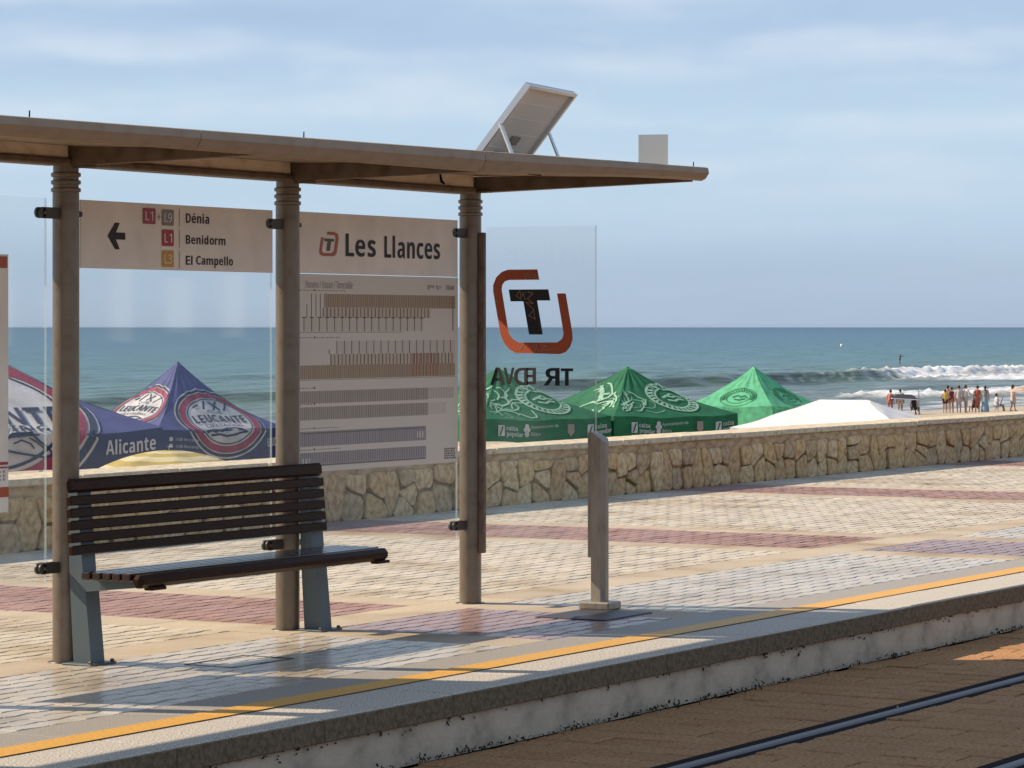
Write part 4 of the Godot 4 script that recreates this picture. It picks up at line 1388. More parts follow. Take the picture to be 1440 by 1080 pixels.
func roof_things() -> void:
	var o := Vector3(15.65, 2.49, -8.93)
	var t := thing("solar_panel", "small tilted solar panel on struts, its pale underside showing, on the canopy roof", "solar panel", o)
	var a := Vector3(0.988, 0.0, -0.154)          # along the low edge
	var up := Vector3(0.075, 0.415, 0.315)          # up the slope
	var nrm := a.cross(up).normalized()
	var base := Vector3(15.275, 2.478, -8.935) - o
	var b := B.new()
	var R := func(s: float, q: float, d: float) -> Vector3: return base + a * (s * 0.755) + up * q + nrm * d
	var slab := func(bb: B, s0: float, s1: float, q0: float, q1: float, d0: float, d1: float) -> void:
		hexa(bb, [R.call(s0, q0, d0), R.call(s1, q0, d0), R.call(s1, q1, d0), R.call(s0, q1, d0), R.call(s0, q0, d1), R.call(s1, q0, d1), R.call(s1, q1, d1), R.call(s0, q1, d1)])
	var sgn := 1.0 if nrm.y < 0 else -1.0        # the shaded side
	slab.call(b, 0.0, 1.0, 0.0, 1.0, 0.0, sgn * -0.006)
	part(t, "back_sheet", b.mesh(M.panel_back))
	b = B.new()
	slab.call(b, 0.02, 0.98, 0.02, 0.98, sgn * -0.0065, sgn * -0.009)
	part(t, "cells", b.mesh(M.cell))
	for f in [[0.0, 0.025, 0.0, 1.0], [0.975, 1.0, 0.0, 1.0], [0.025, 0.975, 0.0, 0.03], [0.025, 0.975, 0.965, 1.0]]:
		b = B.new()
		slab.call(b, f[0] - 0.004, f[1] + 0.004, f[2], f[3], sgn * 0.022, sgn * -0.012)
		part(t, "frame_bar", b.mesh(M.alu))
	for k in 4:
		b = B.new()
		slab.call(b, 0.03, 0.97, 0.2 + k * 0.19, 0.207 + k * 0.19, sgn * 0.0015, sgn * -0.001)
		part(t, "seam", b.mesh(M.white))
	b = B.new()
	slab.call(b, 0.42, 0.58, 0.27, 0.37, sgn * 0.012, sgn * 0.0)
	part(t, "maker_plate", b.mesh(M.tag_grey))
	b = B.new()
	slab.call(b, 0.30, 0.52, 0.06, 0.16, sgn * 0.05, sgn * 0.0)
	part(t, "junction_box", b.mesh(M.black))
	b = B.new()
	var c0: Vector3 = R.call(0.45, 0.08, sgn * 0.05)
	tube(b, [c0, c0 + Vector3(0.03, -0.03, 0.05), c0 + Vector3(0.10, -0.055, 0.10), c0 + Vector3(0.2, -0.058, 0.12)], [0.006, 0.006, 0.006, 0.006], 6)
	part(t, "cable", b.mesh(M.black))
	for s in [[0.0, Vector3(0.01, 0, 0.09)], [1.0, Vector3(0.01, 0, 0.09)]]:
		b = B.new()
		var top: Vector3 = R.call(s[0], 0.5, sgn * 0.012)
		var foot: Vector3 = top + s[1]
		foot.y = -0.03
		var d := foot - top
		var side := d.cross(a).normalized() * 0.004
		var w := a.normalized() * (0.024 if s[0] == 0.0 else 0.018)
		hexa(b, [top - w - side, top + w - side, top + w + side, top - w + side, foot - w - side, foot + w - side, foot + w + side, foot - w + side])
		part(t, "strut", b.mesh(M.white if s[0] == 0.0 else M.alu))
	t = thing("marker_plate", "small frosted pale plate standing upright on the canopy end", "plate", Vector3(16.5, 2.47, -8.45))
	part(t, "plate", box_mesh(Vector3(0.006, 0.20, 0.17), 0.0, M.frost), Transform3D(Basis.from_euler(Vector3(0, 0.25, 0)), Vector3(0, 0.10, 0)))
	part(t, "foot", box_mesh(Vector3(0.03, 0.012, 0.14), 0.002, M.galv), Transform3D(Basis.from_euler(Vector3(0, 0.25, 0)), Vector3(0, 0.0, 0)))
	for p in [[10.565, "thin upright pin on the canopy edge above the leftmost post"], [12.591, "thin upright pin on the canopy edge above the middle post"], [16.607, "thin upright pin on the canopy edge at its right tip"]]:
		b = B.new()
		var y := fascia_top(p[0])
		tube(b, [Vector3(0, -0.02, 0), Vector3(0.002, 0.030, 0)], [0.004, 0.003], 6)
		lathe(b, Vector3(0, -0.004, 0), [[0.009, 0.0], [0.007, 0.006], [0.0, 0.006]], 8)
		var pin := part(self, "bird_pin", b.mesh(M.bracket), Transform3D(Basis(), Vector3(p[0], y, -8.25)))
		tag(pin, p[1], "pin", "bird pins on the canopy edge")

# ---------------------------------------------------------------- the beach tents
class Tent:
	var hx := 1.5
	var hz := 1.5
	var rx := 0.0
	var rz := 0.0
	var eave := 2.0
	var rise := 1.0
	var sag := 0.10
	var folds := 1.0
	func axes(side: int) -> Array:   # [direction along the eave, outward, half length, distance, ridge along, ridge out]
		if side == 0: return [Vector3(1, 0, 0), Vector3(0, 0, 1), hx, hz, rx, rz]
		if side == 1: return [Vector3(0, 0, -1), Vector3(1, 0, 0), hz, hx, rz, rx]
		if side == 2: return [Vector3(-1, 0, 0), Vector3(0, 0, -1), hx, hz, rx, rz]
		return [Vector3(0, 0, 1), Vector3(-1, 0, 0), hz, hx, rz, rx]
	func roof(side: int, s: float, t: float) -> Vector3:
		var a := axes(side)
		var half: float = lerpf(a[2], a[4], t)
		var out: float = lerpf(a[3], a[5], t)
		var y := eave + rise * (t - sag * 4.0 * t * (1.0 - t) * (0.6 + 0.4 * absf(s))) - 0.05 * (1.0 - s * s) * (1.0 - t) * (1.0 - t)
		y += folds * 0.022 * sin(s * 16.0 + side * 2.0) * smoothstep(0.35, 0.9, t) * (1.0 - t) * 3.0
		y += 0.012 * sin(s * 7.0 + t * 9.0 + side) * (1.0 - t) + 0.016 * sin(s * 3.0 - t * 14.0 + side * 1.7) * t * (1.0 - t)
		return a[0] * (s * half) + a[1] * out + Vector3(0, y, 0)
	func lay(side: int, x: float, y: float, off: float) -> Vector3:   # metres along the eave and up the slope (down the valance if negative)
		var a := axes(side)
		if y < 0.0:
			var sv := clampf(x / a[2], -1.0, 1.0)
			var p := roof(side, sv, 0.0)
			return p + Vector3(0, y, 0) + a[1] * (off + 0.006 + 0.012 * sin(sv * 9.0 + side) * minf(1.0, -y * 4.0))
		var slope := Vector2(a[3] - a[5], rise).length()
		var t := clampf(y / slope, 0.0, 0.97)
		var w: float = lerpf(a[2], a[4], t)
		var r := x / w
		r = r / pow(1.0 + pow(absf(r), 6.0), 1.0 / 6.0)
		return roof(side, r, t) + (Vector3(0, a[3] - a[5], 0) + a[1] * rise).normalized() * off

func tent(called: String, label: String, at: Vector3, phi: float, tn: Tent, valance: float, m: StandardMaterial3D, vm: StandardMaterial3D, group := "") -> Node3D:
	var t := thing(called, label, "tent", at, deg_to_rad(-60.4 + phi), group)
	var b := B.new()
	for side in 4:
		var g := []
		for i in 17:
			var line := PackedVector3Array()
			for j in 25: line.append(tn.roof(side, -1.0 + j / 12.0, i / 16.0))
			g.append(line)
		b.grid(g)
	part(t, "canopy", b.mesh(m))
	for side in 4:
		b = B.new()
		var g := []
		for i in 5:
			var line := PackedVector3Array()
			for j in 25: line.append(tn.lay(side, (-1.0 + j / 12.0) * tn.axes(side)[2], -0.0001 - valance * (1.0 - i / 4.0), 0.0))
			g.append(line)
		b.grid(g)
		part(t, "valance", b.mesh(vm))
	for sx in [-1.0, 1.0]:
		for sz in [-1.0, 1.0]:
			part(t, "leg", box_mesh(Vector3(0.04, tn.eave, 0.04), 0.006, M.alu), Transform3D(Basis(), Vector3(sx * (tn.hx - 0.06), tn.eave / 2 - 0.02, sz * (tn.hz - 0.06))))
	for s in [-1.0, 1.0]:
		part(t, "crossbar", box_mesh(Vector3(tn.hx * 2 - 0.16, 0.03, 0.03), 0.0, M.alu), Transform3D(Basis(), Vector3(0, tn.eave - valance + 0.10, s * (tn.hz - 0.08))))
	return t

func club_emblem(t: Node3D, tn: Tent, side: int, x: float, y: float, rx: float, ry: float) -> void:
	var L := func(off: float) -> Callable:
		return func(a: float, c: float) -> Vector3: return tn.lay(side, a, c, off)
	var b := B.new()
	ring2d(b, x, y, rx, ry, 0.0, L.call(0.012), 0.0, TAU, 56, 9)
	part(t, "emblem_disc", b.mesh(M.tent_white))
	for r in [[0.965, 0.90, M.tent_navy], [0.875, 0.735, M.tent_crimson], [0.70, 0.675, M.tent_navy]]:
		b = B.new()
		ring2d(b, x, y, rx * r[0], ry * r[0], r[1] / r[0], L.call(0.020), 0.0, TAU, 56, 2)
		part(t, "emblem_ring", b.mesh(r[2]))
	b = B.new()
	var ink: Callable = L.call(0.022)
	letter(b, "LEUCANTE", sans, x - rx * 0.60, y - ry * 0.10, rx * 1.2, ry * 0.26, ink)
	part(t, "lettering", b.mesh(M.tent_navy))
	b = B.new()
	letter(b, "CLUB", light_sans, x - rx * 0.16, y + ry * 0.22, rx * 0.32, ry * 0.1, ink)
	part(t, "lettering", b.mesh(M.tent_navy))
	b = B.new()
	letter(b, "LIFESAVING", light_sans, x - rx * 0.42, y - ry * 0.28, rx * 0.84, ry * 0.1, ink)
	part(t, "lettering", b.mesh(M.tent_navy))
	b = B.new()
	var P := func(p: Array) -> Array: return p.map(func(q): return Vector2(x + q[0] * rx, y + q[1] * ry))
	for s in [[[-0.22, 0.36], [-0.10, 0.62]], [[0.02, 0.36], [0.16, 0.6]], [[0.16, 0.36], [0.0, 0.6]], [[0.26, 0.34], [0.40, 0.58]], [[-0.42, 0.44], [-0.30, 0.5]], [[-0.5, -0.40], [-0.3, -0.37], [-0.15, -0.41], [0.0, -0.36], [0.2, -0.35], [0.34, -0.39], [0.44, -0.44], [0.30, -0.46], [0.16, -0.50], [-0.05, -0.52], [-0.2, -0.47], [-0.4, -0.48]]]:
		stroke(b, P.call(s), 0.028 * minf(rx, ry) * 1.6, ink)
	part(t, "emblem_drawing", b.mesh(M.tent_navy))

func tents() -> void:
	M.tent_navy = cloth(0.022, 0.035, 0.105, 0.1)
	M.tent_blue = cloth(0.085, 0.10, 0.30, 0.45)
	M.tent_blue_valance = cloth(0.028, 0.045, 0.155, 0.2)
	M.tent_white = cloth(0.70, 0.68, 0.70, 0.4)
	M.tent_crimson = cloth(0.32, 0.035, 0.10, 0.2)
	M.tent_green = cloth(0.012, 0.175, 0.075, 0.5)
	M.tent_mint = cloth(0.15, 0.60, 0.33, 0.6)
	M.tent_line = cloth(0.38, 0.62, 0.46, 0.4)
	M.gazebo = mat(0.62, 0.60, 0.60, 0.85)
	var at := func(x: float, z: float) -> Vector3: return Vector3(x, beach_y(z), z)
	# club tent at the left edge
	var tn := Tent.new()
	var p: Vector3 = at.call(22.96, -18.9)
	tn.eave = 0.695 - p.y
	tn.rise = 0.88
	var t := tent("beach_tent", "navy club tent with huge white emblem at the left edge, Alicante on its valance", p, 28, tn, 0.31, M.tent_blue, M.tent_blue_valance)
	var L := func(off: float) -> Callable:
		return func(a: float, c: float) -> Vector3: return tn.lay(0, a, c, off)
	var b := B.new()
	ring2d(b, 0, 0.42, 1.02, 1.02, 0.0, func(a: float, c: float) -> Vector3: return tn.lay(0, a, maxf(c, -0.308), 0.012), 0.0, TAU, 64, 12)
	part(t, "emblem_disc", b.mesh(M.tent_white))
	for r in [[0.975, 0.905, M.tent_navy], [0.88, 0.735, M.tent_crimson], [0.70, 0.672, M.tent_navy]]:
		b = B.new()
		ring2d(b, 0, 0.42, 1.02 * r[0], 1.02 * r[0], r[1] / r[0], func(a: float, c: float) -> Vector3: return tn.lay(0, a, maxf(c, -0.308), 0.020), 0.0, TAU, 64, 2)
		part(t, "emblem_ring", b.mesh(r[2]))
	b = B.new()
	letter(b, "LEUCANTE", sans, -0.86, 0.17, 1.54, 0.32, L.call(0.024))
	part(t, "lettering", b.mesh(M.tent_navy))
	b = B.new()
	letter(b, "LIFESAVING", sans, -0.62, 0.03, 1.10, 0.10, L.call(0.024))
	part(t, "lettering", b.mesh(M.tent_navy))
	b = B.new()
	var dog := []
	for q in [[-0.1, -0.06], [0.06, -0.03], [0.12, -0.005], [0.30, -0.005], [0.36, -0.06], [0.44, -0.12], [0.49, -0.18], [0.40, -0.20], [0.20, -0.16], [-0.05, -0.10]]: dog.append(Vector2(q[0], q[1]))
	stroke(b, dog, 0.018, L.call(0.026))
	stroke(b, [Vector2(0.13, -0.07), Vector2(0.20, -0.045), Vector2(0.28, -0.08), Vector2(0.31, -0.12)], 0.014, L.call(0.026))
	stroke(b, [Vector2(0.27, -0.03), Vector2(0.34, -0.07), Vector2(0.41, -0.13)], 0.014, L.call(0.026))
	part(t, "dog_drawing", b.mesh(M.tent_navy))
	b = B.new()
	letter(b, "Alicante", sans, 0.97, -0.185, 0.46, 0.13, L.call(0.02))
	part(t, "place_name", b.mesh(M.tent_white))
	# second club tent, seen corner on
	var t2 := Tent.new()
	t2.hx = 1.45; t2.hz = 1.45
	p = at.call(51.6, -36.7)
	t2.eave = -0.33 - p.y
	t2.rise = 1.25
	t2.sag = 0.13
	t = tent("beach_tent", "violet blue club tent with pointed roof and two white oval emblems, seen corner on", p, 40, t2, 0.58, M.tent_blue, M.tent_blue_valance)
	club_emblem(t, t2, 3, 0.02, 0.70, 1.0, 0.66)
	club_emblem(t, t2, 0, 0.16, 0.36, 0.98, 0.90)
	b = B.new()
	letter(b, "LEUCANTE", sans, 1.06, -0.34, 0.38, 0.16, func(a: float, c: float) -> Vector3: return t2.lay(0, a, c, 0.02))
	part(t, "lettering", b.mesh(M.tent_white))
	for k in 2:
		b = B.new()
		letter(b, "club leucante", light_sans, -1.05, -0.20 - k * 0.13, 0.52, 0.06, func(a: float, c: float) -> Vector3: return t2.lay(0, a, c, 0.02))
		shape2d(b, round_rect(-1.19, -0.21 - k * 0.13, -1.11, -0.13 - k * 0.13, 0.02), func(a: float, c: float) -> Vector3: return t2.lay(0, a, c, 0.02))
		part(t, "lettering", b.mesh(M.tent_white))
	# two dark green tents side by side
	for k in 2:
		var t3 := Tent.new()
		p = at.call([55.98, 53.16][k], [-29.22, -30.48][k])
		t3.eave = -0.075 - p.y
		t3.rise = 0.90
		t3.sag = 0.13
		t = tent("beach_tent", ["dark green tent with white ring emblem, right of the short bollard", "dark green tent with white drawings, seen through the glass end screen"][k], p, 36, t3, 0.41, M.tent_green, M.tent_green)
		var G := func(off: float) -> Callable:
			return func(a: float, c: float) -> Vector3: return t3.lay(0, a, c, off)
		b = B.new()
		var ex := 0.40
		var ey := 0.74
		ring2d(b, ex, ey, 0.57, 0.53, 0.90, G.call(0.016), 0, TAU, 48)
		ring2d(b, ex, ey, 0.39, 0.36, 0.88, G.call(0.016), 0, TAU, 40)
		for i in 26:
			var a := TAU * i / 26
			stroke(b, [Vector2(ex + cos(a) * 0.42, ey + sin(a) * 0.39), Vector2(ex + cos(a + 0.07) * 0.50, ey + sin(a + 0.07) * 0.46)], 0.055, G.call(0.018))
		for s in [[[-0.22, 0.02], [-0.1, 0.08], [0.02, 0.02], [0.12, 0.07], [0.24, 0.03]], [[-0.14, -0.06], [0.0, -0.1], [0.12, -0.04], [0.22, -0.07]], [[-0.05, 0.1], [0.04, 0.16], [0.10, 0.1]]]:
			stroke(b, s.map(func(q): return Vector2(ex + q[0], ey + q[1])), 0.05, G.call(0.018))
		part(t, "ring_emblem", b.mesh(M.tent_line))
		b = B.new()
		var rr := RandomNumberGenerator.new()
		rr.seed = 40 + k
		for i in 16:      # loose figures drawn in pale lines
			var c := Vector2(rr.randf_range(-1.05, -0.30), rr.randf_range(0.15, 1.0))
			var line := []
			var a := rr.randf() * TAU
			for q in 7:
				line.append(c)
				a += rr.randf_range(-0.9, 0.9)
				c += Vector2(cos(a), sin(a)) * rr.randf_range(0.06, 0.14)
				c.x = clampf(c.x, -1.2, -0.12)
				c.y = clampf(c.y, 0.08, 1.2)
			stroke(b, line, rr.randf_range(0.012, 0.05), G.call(0.014))
		part(t, "figure_drawing", b.mesh(M.tent_line))
		b = B.new()
		for i in 14:      # and on the side towards the shelter
			var c := Vector2(rr.randf_range(0.1, 0.9), rr.randf_range(0.2, 1.0))
			var line := []
			var a := rr.randf() * TAU
			for q in 6:
				line.append(c)
				a += rr.randf_range(-1.0, 1.0)
				c += Vector2(cos(a), sin(a)) * rr.randf_range(0.06, 0.16)
				c.x = clampf(c.x, -0.2, 1.15)
				c.y = clampf(c.y, 0.08, 1.3)
			stroke(b, line, rr.randf_range(0.015, 0.07), func(x: float, y: float) -> Vector3: return t3.lay(3, x, y, 0.014))
		part(t, "figure_drawing", b.mesh(M.tent_line))
		b = B.new()
		var v: Callable = G.call(0.02)
		for x0 in [-1.10, 0.94]:
			letter(b, "caixa", serif, x0 + 0.18, -0.20, 0.26, 0.085, v)
			letter(b, "popular", serif, x0 + 0.18, -0.33, 0.38, 0.11, v)
			shape2d(b, round_rect(x0, -0.31, x0 + 0.14, -0.11, 0.01), v)
		letter(b, "Ayuntamiento de", light_sans, -0.36, -0.16, 0.62, 0.075, v)
		letter(b, "Bétera", light_sans, -0.36, -0.28, 0.22, 0.075, v)
		for q in [[-0.45, -0.11, 0.05], [-0.49, -0.17, 0.04], [-0.41, -0.17, 0.04], [-0.45, -0.25, 0.055]]: ring2d(b, q[0], q[1], q[2], q[2], 0.0, v, 0, TAU, 12)
		part(t, "sponsor_lettering", b.mesh(M.tent_white))
		b = B.new()
		for x0 in [-1.06, 0.98]: stroke(b, [Vector2(x0, -0.29), Vector2(x0 + 0.06, -0.14)], 0.03, G.call(0.024))
		part(t, "sponsor_mark", b.mesh(M.tent_green))
		b = B.new()
		shape2d(b, PackedVector2Array([Vector2(0.48, -0.10), Vector2(0.63, -0.10), Vector2(0.64, -0.24), Vector2(0.555, -0.33), Vector2(0.47, -0.24)]), v)
		part(t, "shield", b.mesh(M.tag_grey))
	# pale green tent
	var t5 := Tent.new()
	p = at.call(90.61, -42.95)
	t5.eave = -0.78 - p.y
	t5.rise = 1.16
	t5.sag = 0.10
	t = tent("beach_tent", "bright mint green tent with pointed roof and dark ring emblems beside the white gazebo", p, 56, t5, 0.62, M.tent_mint, M.tent_mint)
	for side in [0, 3]:
		var T := func(a: float, c: float) -> Vector3: return t5.lay(side, a, c, 0.016)
		b = B.new()
		ring2d(b, 0.1, 0.50, 0.62, 0.46, 0.955, T, 0, TAU, 44)
		ring2d(b, 0.1, 0.50, 0.42, 0.30, 0.93, T, 0, TAU, 36)
		for i in 22:
			var a := -0.3 + (PI + 0.6) * i / 21.0
			stroke(b, [Vector2(0.1 + cos(a) * 0.46, 0.50 + sin(a) * 0.335), Vector2(0.1 + cos(a + 0.05) * 0.56, 0.50 + sin(a + 0.05) * 0.41)], 0.035, T)
		for s in [[[-0.2, 0.02], [-0.05, 0.10], [0.06, 0.02], [0.18, 0.08], [0.28, 0.0]], [[-0.1, -0.08], [0.08, -0.12], [0.24, -0.06]]]: stroke(b, s.map(func(q): return Vector2(0.1 + q[0], 0.5 + q[1])), 0.05, T)
		part(t, "ring_emblem", b.mesh(M.tent_green))
	b = B.new()
	shape2d(b, round_rect(-1.25, -0.5, -0.75, -0.15, 0.03), func(a: float, c: float) -> Vector3: return t5.lay(3, a, c, 0.016))
	part(t, "printed_patch", b.mesh(M.black))
	# white gazebo
	var t6 := Tent.new()
	t6.hx = 1.4; t6.hz = 1.5; t6.rz = 0.42
	p = at.call(50.49, -22.27)
	t6.eave = -0.09 - p.y
	t6.rise = 0.45
	t6.sag = 0.03; t6.folds = 0.25
	tent("gazebo", "plain white gazebo with short ridge just behind the wall", p, 65, t6, 0.22, M.gazebo, M.gazebo)
	# yellow striped parasol whose top shows over the wall
	var u := thing("beach_umbrella", "yellow and cream striped beach umbrella peeking over the wall behind the bench", "umbrella", at.call(21.78, -15.58))
	var top := 0.575 - beach_y(-15.65)
	M.canvas_yellow = cloth(0.50, 0.38, 0.10, 0.4)
	M.canvas_cream = cloth(0.74, 0.66, 0.40, 0.5)
	var C := func(r: float, a: float) -> Vector3:
		var lobe := 1.0 - 0.04 * absf(sin(a * 4.0)) * r
		return Vector3(cos(a) * r * 0.92 * lobe, top - 0.36 * r * r - 0.02 * absf(sin(a * 4.0)) * r, sin(a) * r * 0.92 * lobe)
	for k in 9:
		b = B.new()
		var g := []
		for i in 3:
			var line := PackedVector3Array()
			for j in 65: line.append(C.call(maxf(0.001, 1.0 - (k + i / 2.0) / 9.0), -TAU * j / 64.0))
			g.append(line)
		b.grid(g)
		part(u, "stripe", b.mesh(M.canvas_yellow if k % 2 == 0 else M.canvas_cream))
	b = B.new()
	tube(b, [Vector3(0, -0.1, 0), Vector3(0, top + 0.03, 0)], [0.02, 0.015], 8)
	part(u, "pole", b.mesh(M.white))
	for i in 8:
		b = B.new()
		var a := TAU * i / 8
		tube(b, [C.call(0.02, a) - Vector3(0, 0.02, 0), C.call(0.5, a) - Vector3(0, 0.02, 0), C.call(0.98, a) - Vector3(0, 0.015, 0)], [0.004, 0.004, 0.004], 4)
		part(u, "rib", b.mesh(M.white))
	# a closed parasol between the tents
	p = at.call(40.94, -25.17)
	u = thing("closed_umbrella", "closed violet parasol standing behind the timetable board", "umbrella", p)
	b = B.new()
	var hgt := 1.33 - p.y
	lathe(b, Vector3.ZERO, [[0.10, hgt - 1.25], [0.16, hgt - 1.15], [0.13, hgt - 0.7], [0.06, hgt - 0.2], [0.015, hgt]], 12)
	part(u, "folded_canvas", b.mesh(M.tent_blue))
	b = B.new()
	tube(b, [Vector3(0, -0.1, 0), Vector3(0, hgt + 0.05, 0)], [0.02, 0.012], 8)
	part(u, "pole", b.mesh(M.white))

# ---------------------------------------------------------------- people on the beach
func body_mesh(bones: Array, cell: float, blend: float, m: Material) -> ArrayMesh:   # one continuous skin round tapered bones, meshed as surface nets
	var lo := Vector3(1e9, 1e9, 1e9)
	var hi := -lo
	for k in bones:
		for e in 2:
			var r: float = k[2 + e] + cell * 2.5
			lo = lo.min(k[e] - Vector3(r, r, r))
			hi = hi.max(k[e] + Vector3(r, r, r))
	var n := Vector3i(((hi - lo) / cell).ceil()) + Vector3i.ONE
	var fld := PackedFloat32Array()
	fld.resize(n.x * n.y * n.z)
	fld.fill(1.0)
	for k in bones:
		var a: Vector3 = k[0]
		var ba: Vector3 = k[1] - a
		var ra: float = k[2]
		var rb: float = k[3]
		var ll := maxf(ba.length_squared(), 1e-9)
		var rm := maxf(ra, rb) + blend + cell * 2.0
		var p0 := Vector3i(((a.min(k[1]) - Vector3(rm, rm, rm) - lo) / cell).floor()).clamp(Vector3i.ZERO, n - Vector3i.ONE)
		var p1 := Vector3i(((a.max(k[1]) + Vector3(rm, rm, rm) - lo) / cell).ceil()).clamp(Vector3i.ZERO, n - Vector3i.ONE)
		for z in range(p0.z, p1.z + 1):
			for y in range(p0.y, p1.y + 1):
				var row := (z * n.y + y) * n.x
				for x in range(p0.x, p1.x + 1):
					var p := lo + Vector3(x, y, z) * cell - a
					var t := clampf(p.dot(ba) / ll, 0.0, 1.0)
					var d := (p - ba * t).length() - lerpf(ra, rb, t)
					var f := fld[row + x]
					var h := maxf(blend - absf(f - d), 0.0) / blend
					fld[row + x] = minf(f, d) - h * h * blend * 0.25
	var at := {}
	var pts := PackedVector3Array()
	for z in n.z - 1:
		for y in n.y - 1:
			for x in n.x - 1:
				var i0 := (z * n.y + y) * n.x + x
				var mask := 0
				var vals := [fld[i0], fld[i0 + 1], fld[i0 + n.x], fld[i0 + n.x + 1], fld[i0 + n.x * n.y], fld[i0 + n.x * n.y + 1], fld[i0 + n.x * n.y + n.x], fld[i0 + n.x * n.y + n.x + 1]]
				for i in 8:
					if vals[i] < 0.0: mask += 1
				if mask == 0 or mask == 8: continue
				var sum := Vector3.ZERO
				var cnt := 0
				for e in [[0, 1], [2, 3], [4, 5], [6, 7], [0, 2], [1, 3], [4, 6], [5, 7], [0, 4], [1, 5], [2, 6], [3, 7]]:
					var va: float = vals[e[0]]
					var vb: float = vals[e[1]]
					if (va < 0.0) != (vb < 0.0):
						var ca := Vector3(e[0] & 1, (e[0] >> 1) & 1, e[0] >> 2)
						var cb := Vector3(e[1] & 1, (e[1] >> 1) & 1, e[1] >> 2)
						sum += ca.lerp(cb, va / (va - vb))
						cnt += 1
				at[i0] = pts.size()
				pts.append(lo + (Vector3(x, y, z) + sum / cnt) * cell)
	var idx := PackedInt32Array()
	var st := [1, n.x, n.x * n.y]
	for i0 in at:
		for ax in 3:
			var i1: int = i0 + st[ax]
			if (fld[i0] < 0.0) == (fld[i1] < 0.0): continue
			var u: int = st[(ax + 1) % 3]
			var w: int = st[(ax + 2) % 3]
			var q := [i0, i0 - u, i0 - u - w, i0 - w]
			if not (at.has(q[1]) and at.has(q[2]) and at.has(q[3])): continue
			var c := [at[q[0]], at[q[1]], at[q[2]], at[q[3]]]
			if fld[i0] < 0.0: idx.append_array(PackedInt32Array([c[0], c[2], c[1], c[0], c[3], c[2]]))
			else: idx.append_array(PackedInt32Array([c[0], c[1], c[2], c[0], c[2], c[3]]))
	var nn := PackedVector3Array()
	nn.resize(pts.size())
	for i in range(0, idx.size(), 3):
		var f := (pts[idx[i + 2]] - pts[idx[i]]).cross(pts[idx[i + 1]] - pts[idx[i]])
		for k in 3: nn[idx[i + k]] += f
	for i in nn.size(): nn[i] = nn[i].normalized()
	var arr := []
	arr.resize(Mesh.ARRAY_MAX)
	arr[Mesh.ARRAY_VERTEX] = pts
	arr[Mesh.ARRAY_NORMAL] = nn
	arr[Mesh.ARRAY_INDEX] = idx
	var am := ArrayMesh.new()
	am.add_surface_from_arrays(Mesh.PRIMITIVE_TRIANGLES, arr)
	am.surface_set_material(0, m)
	return am

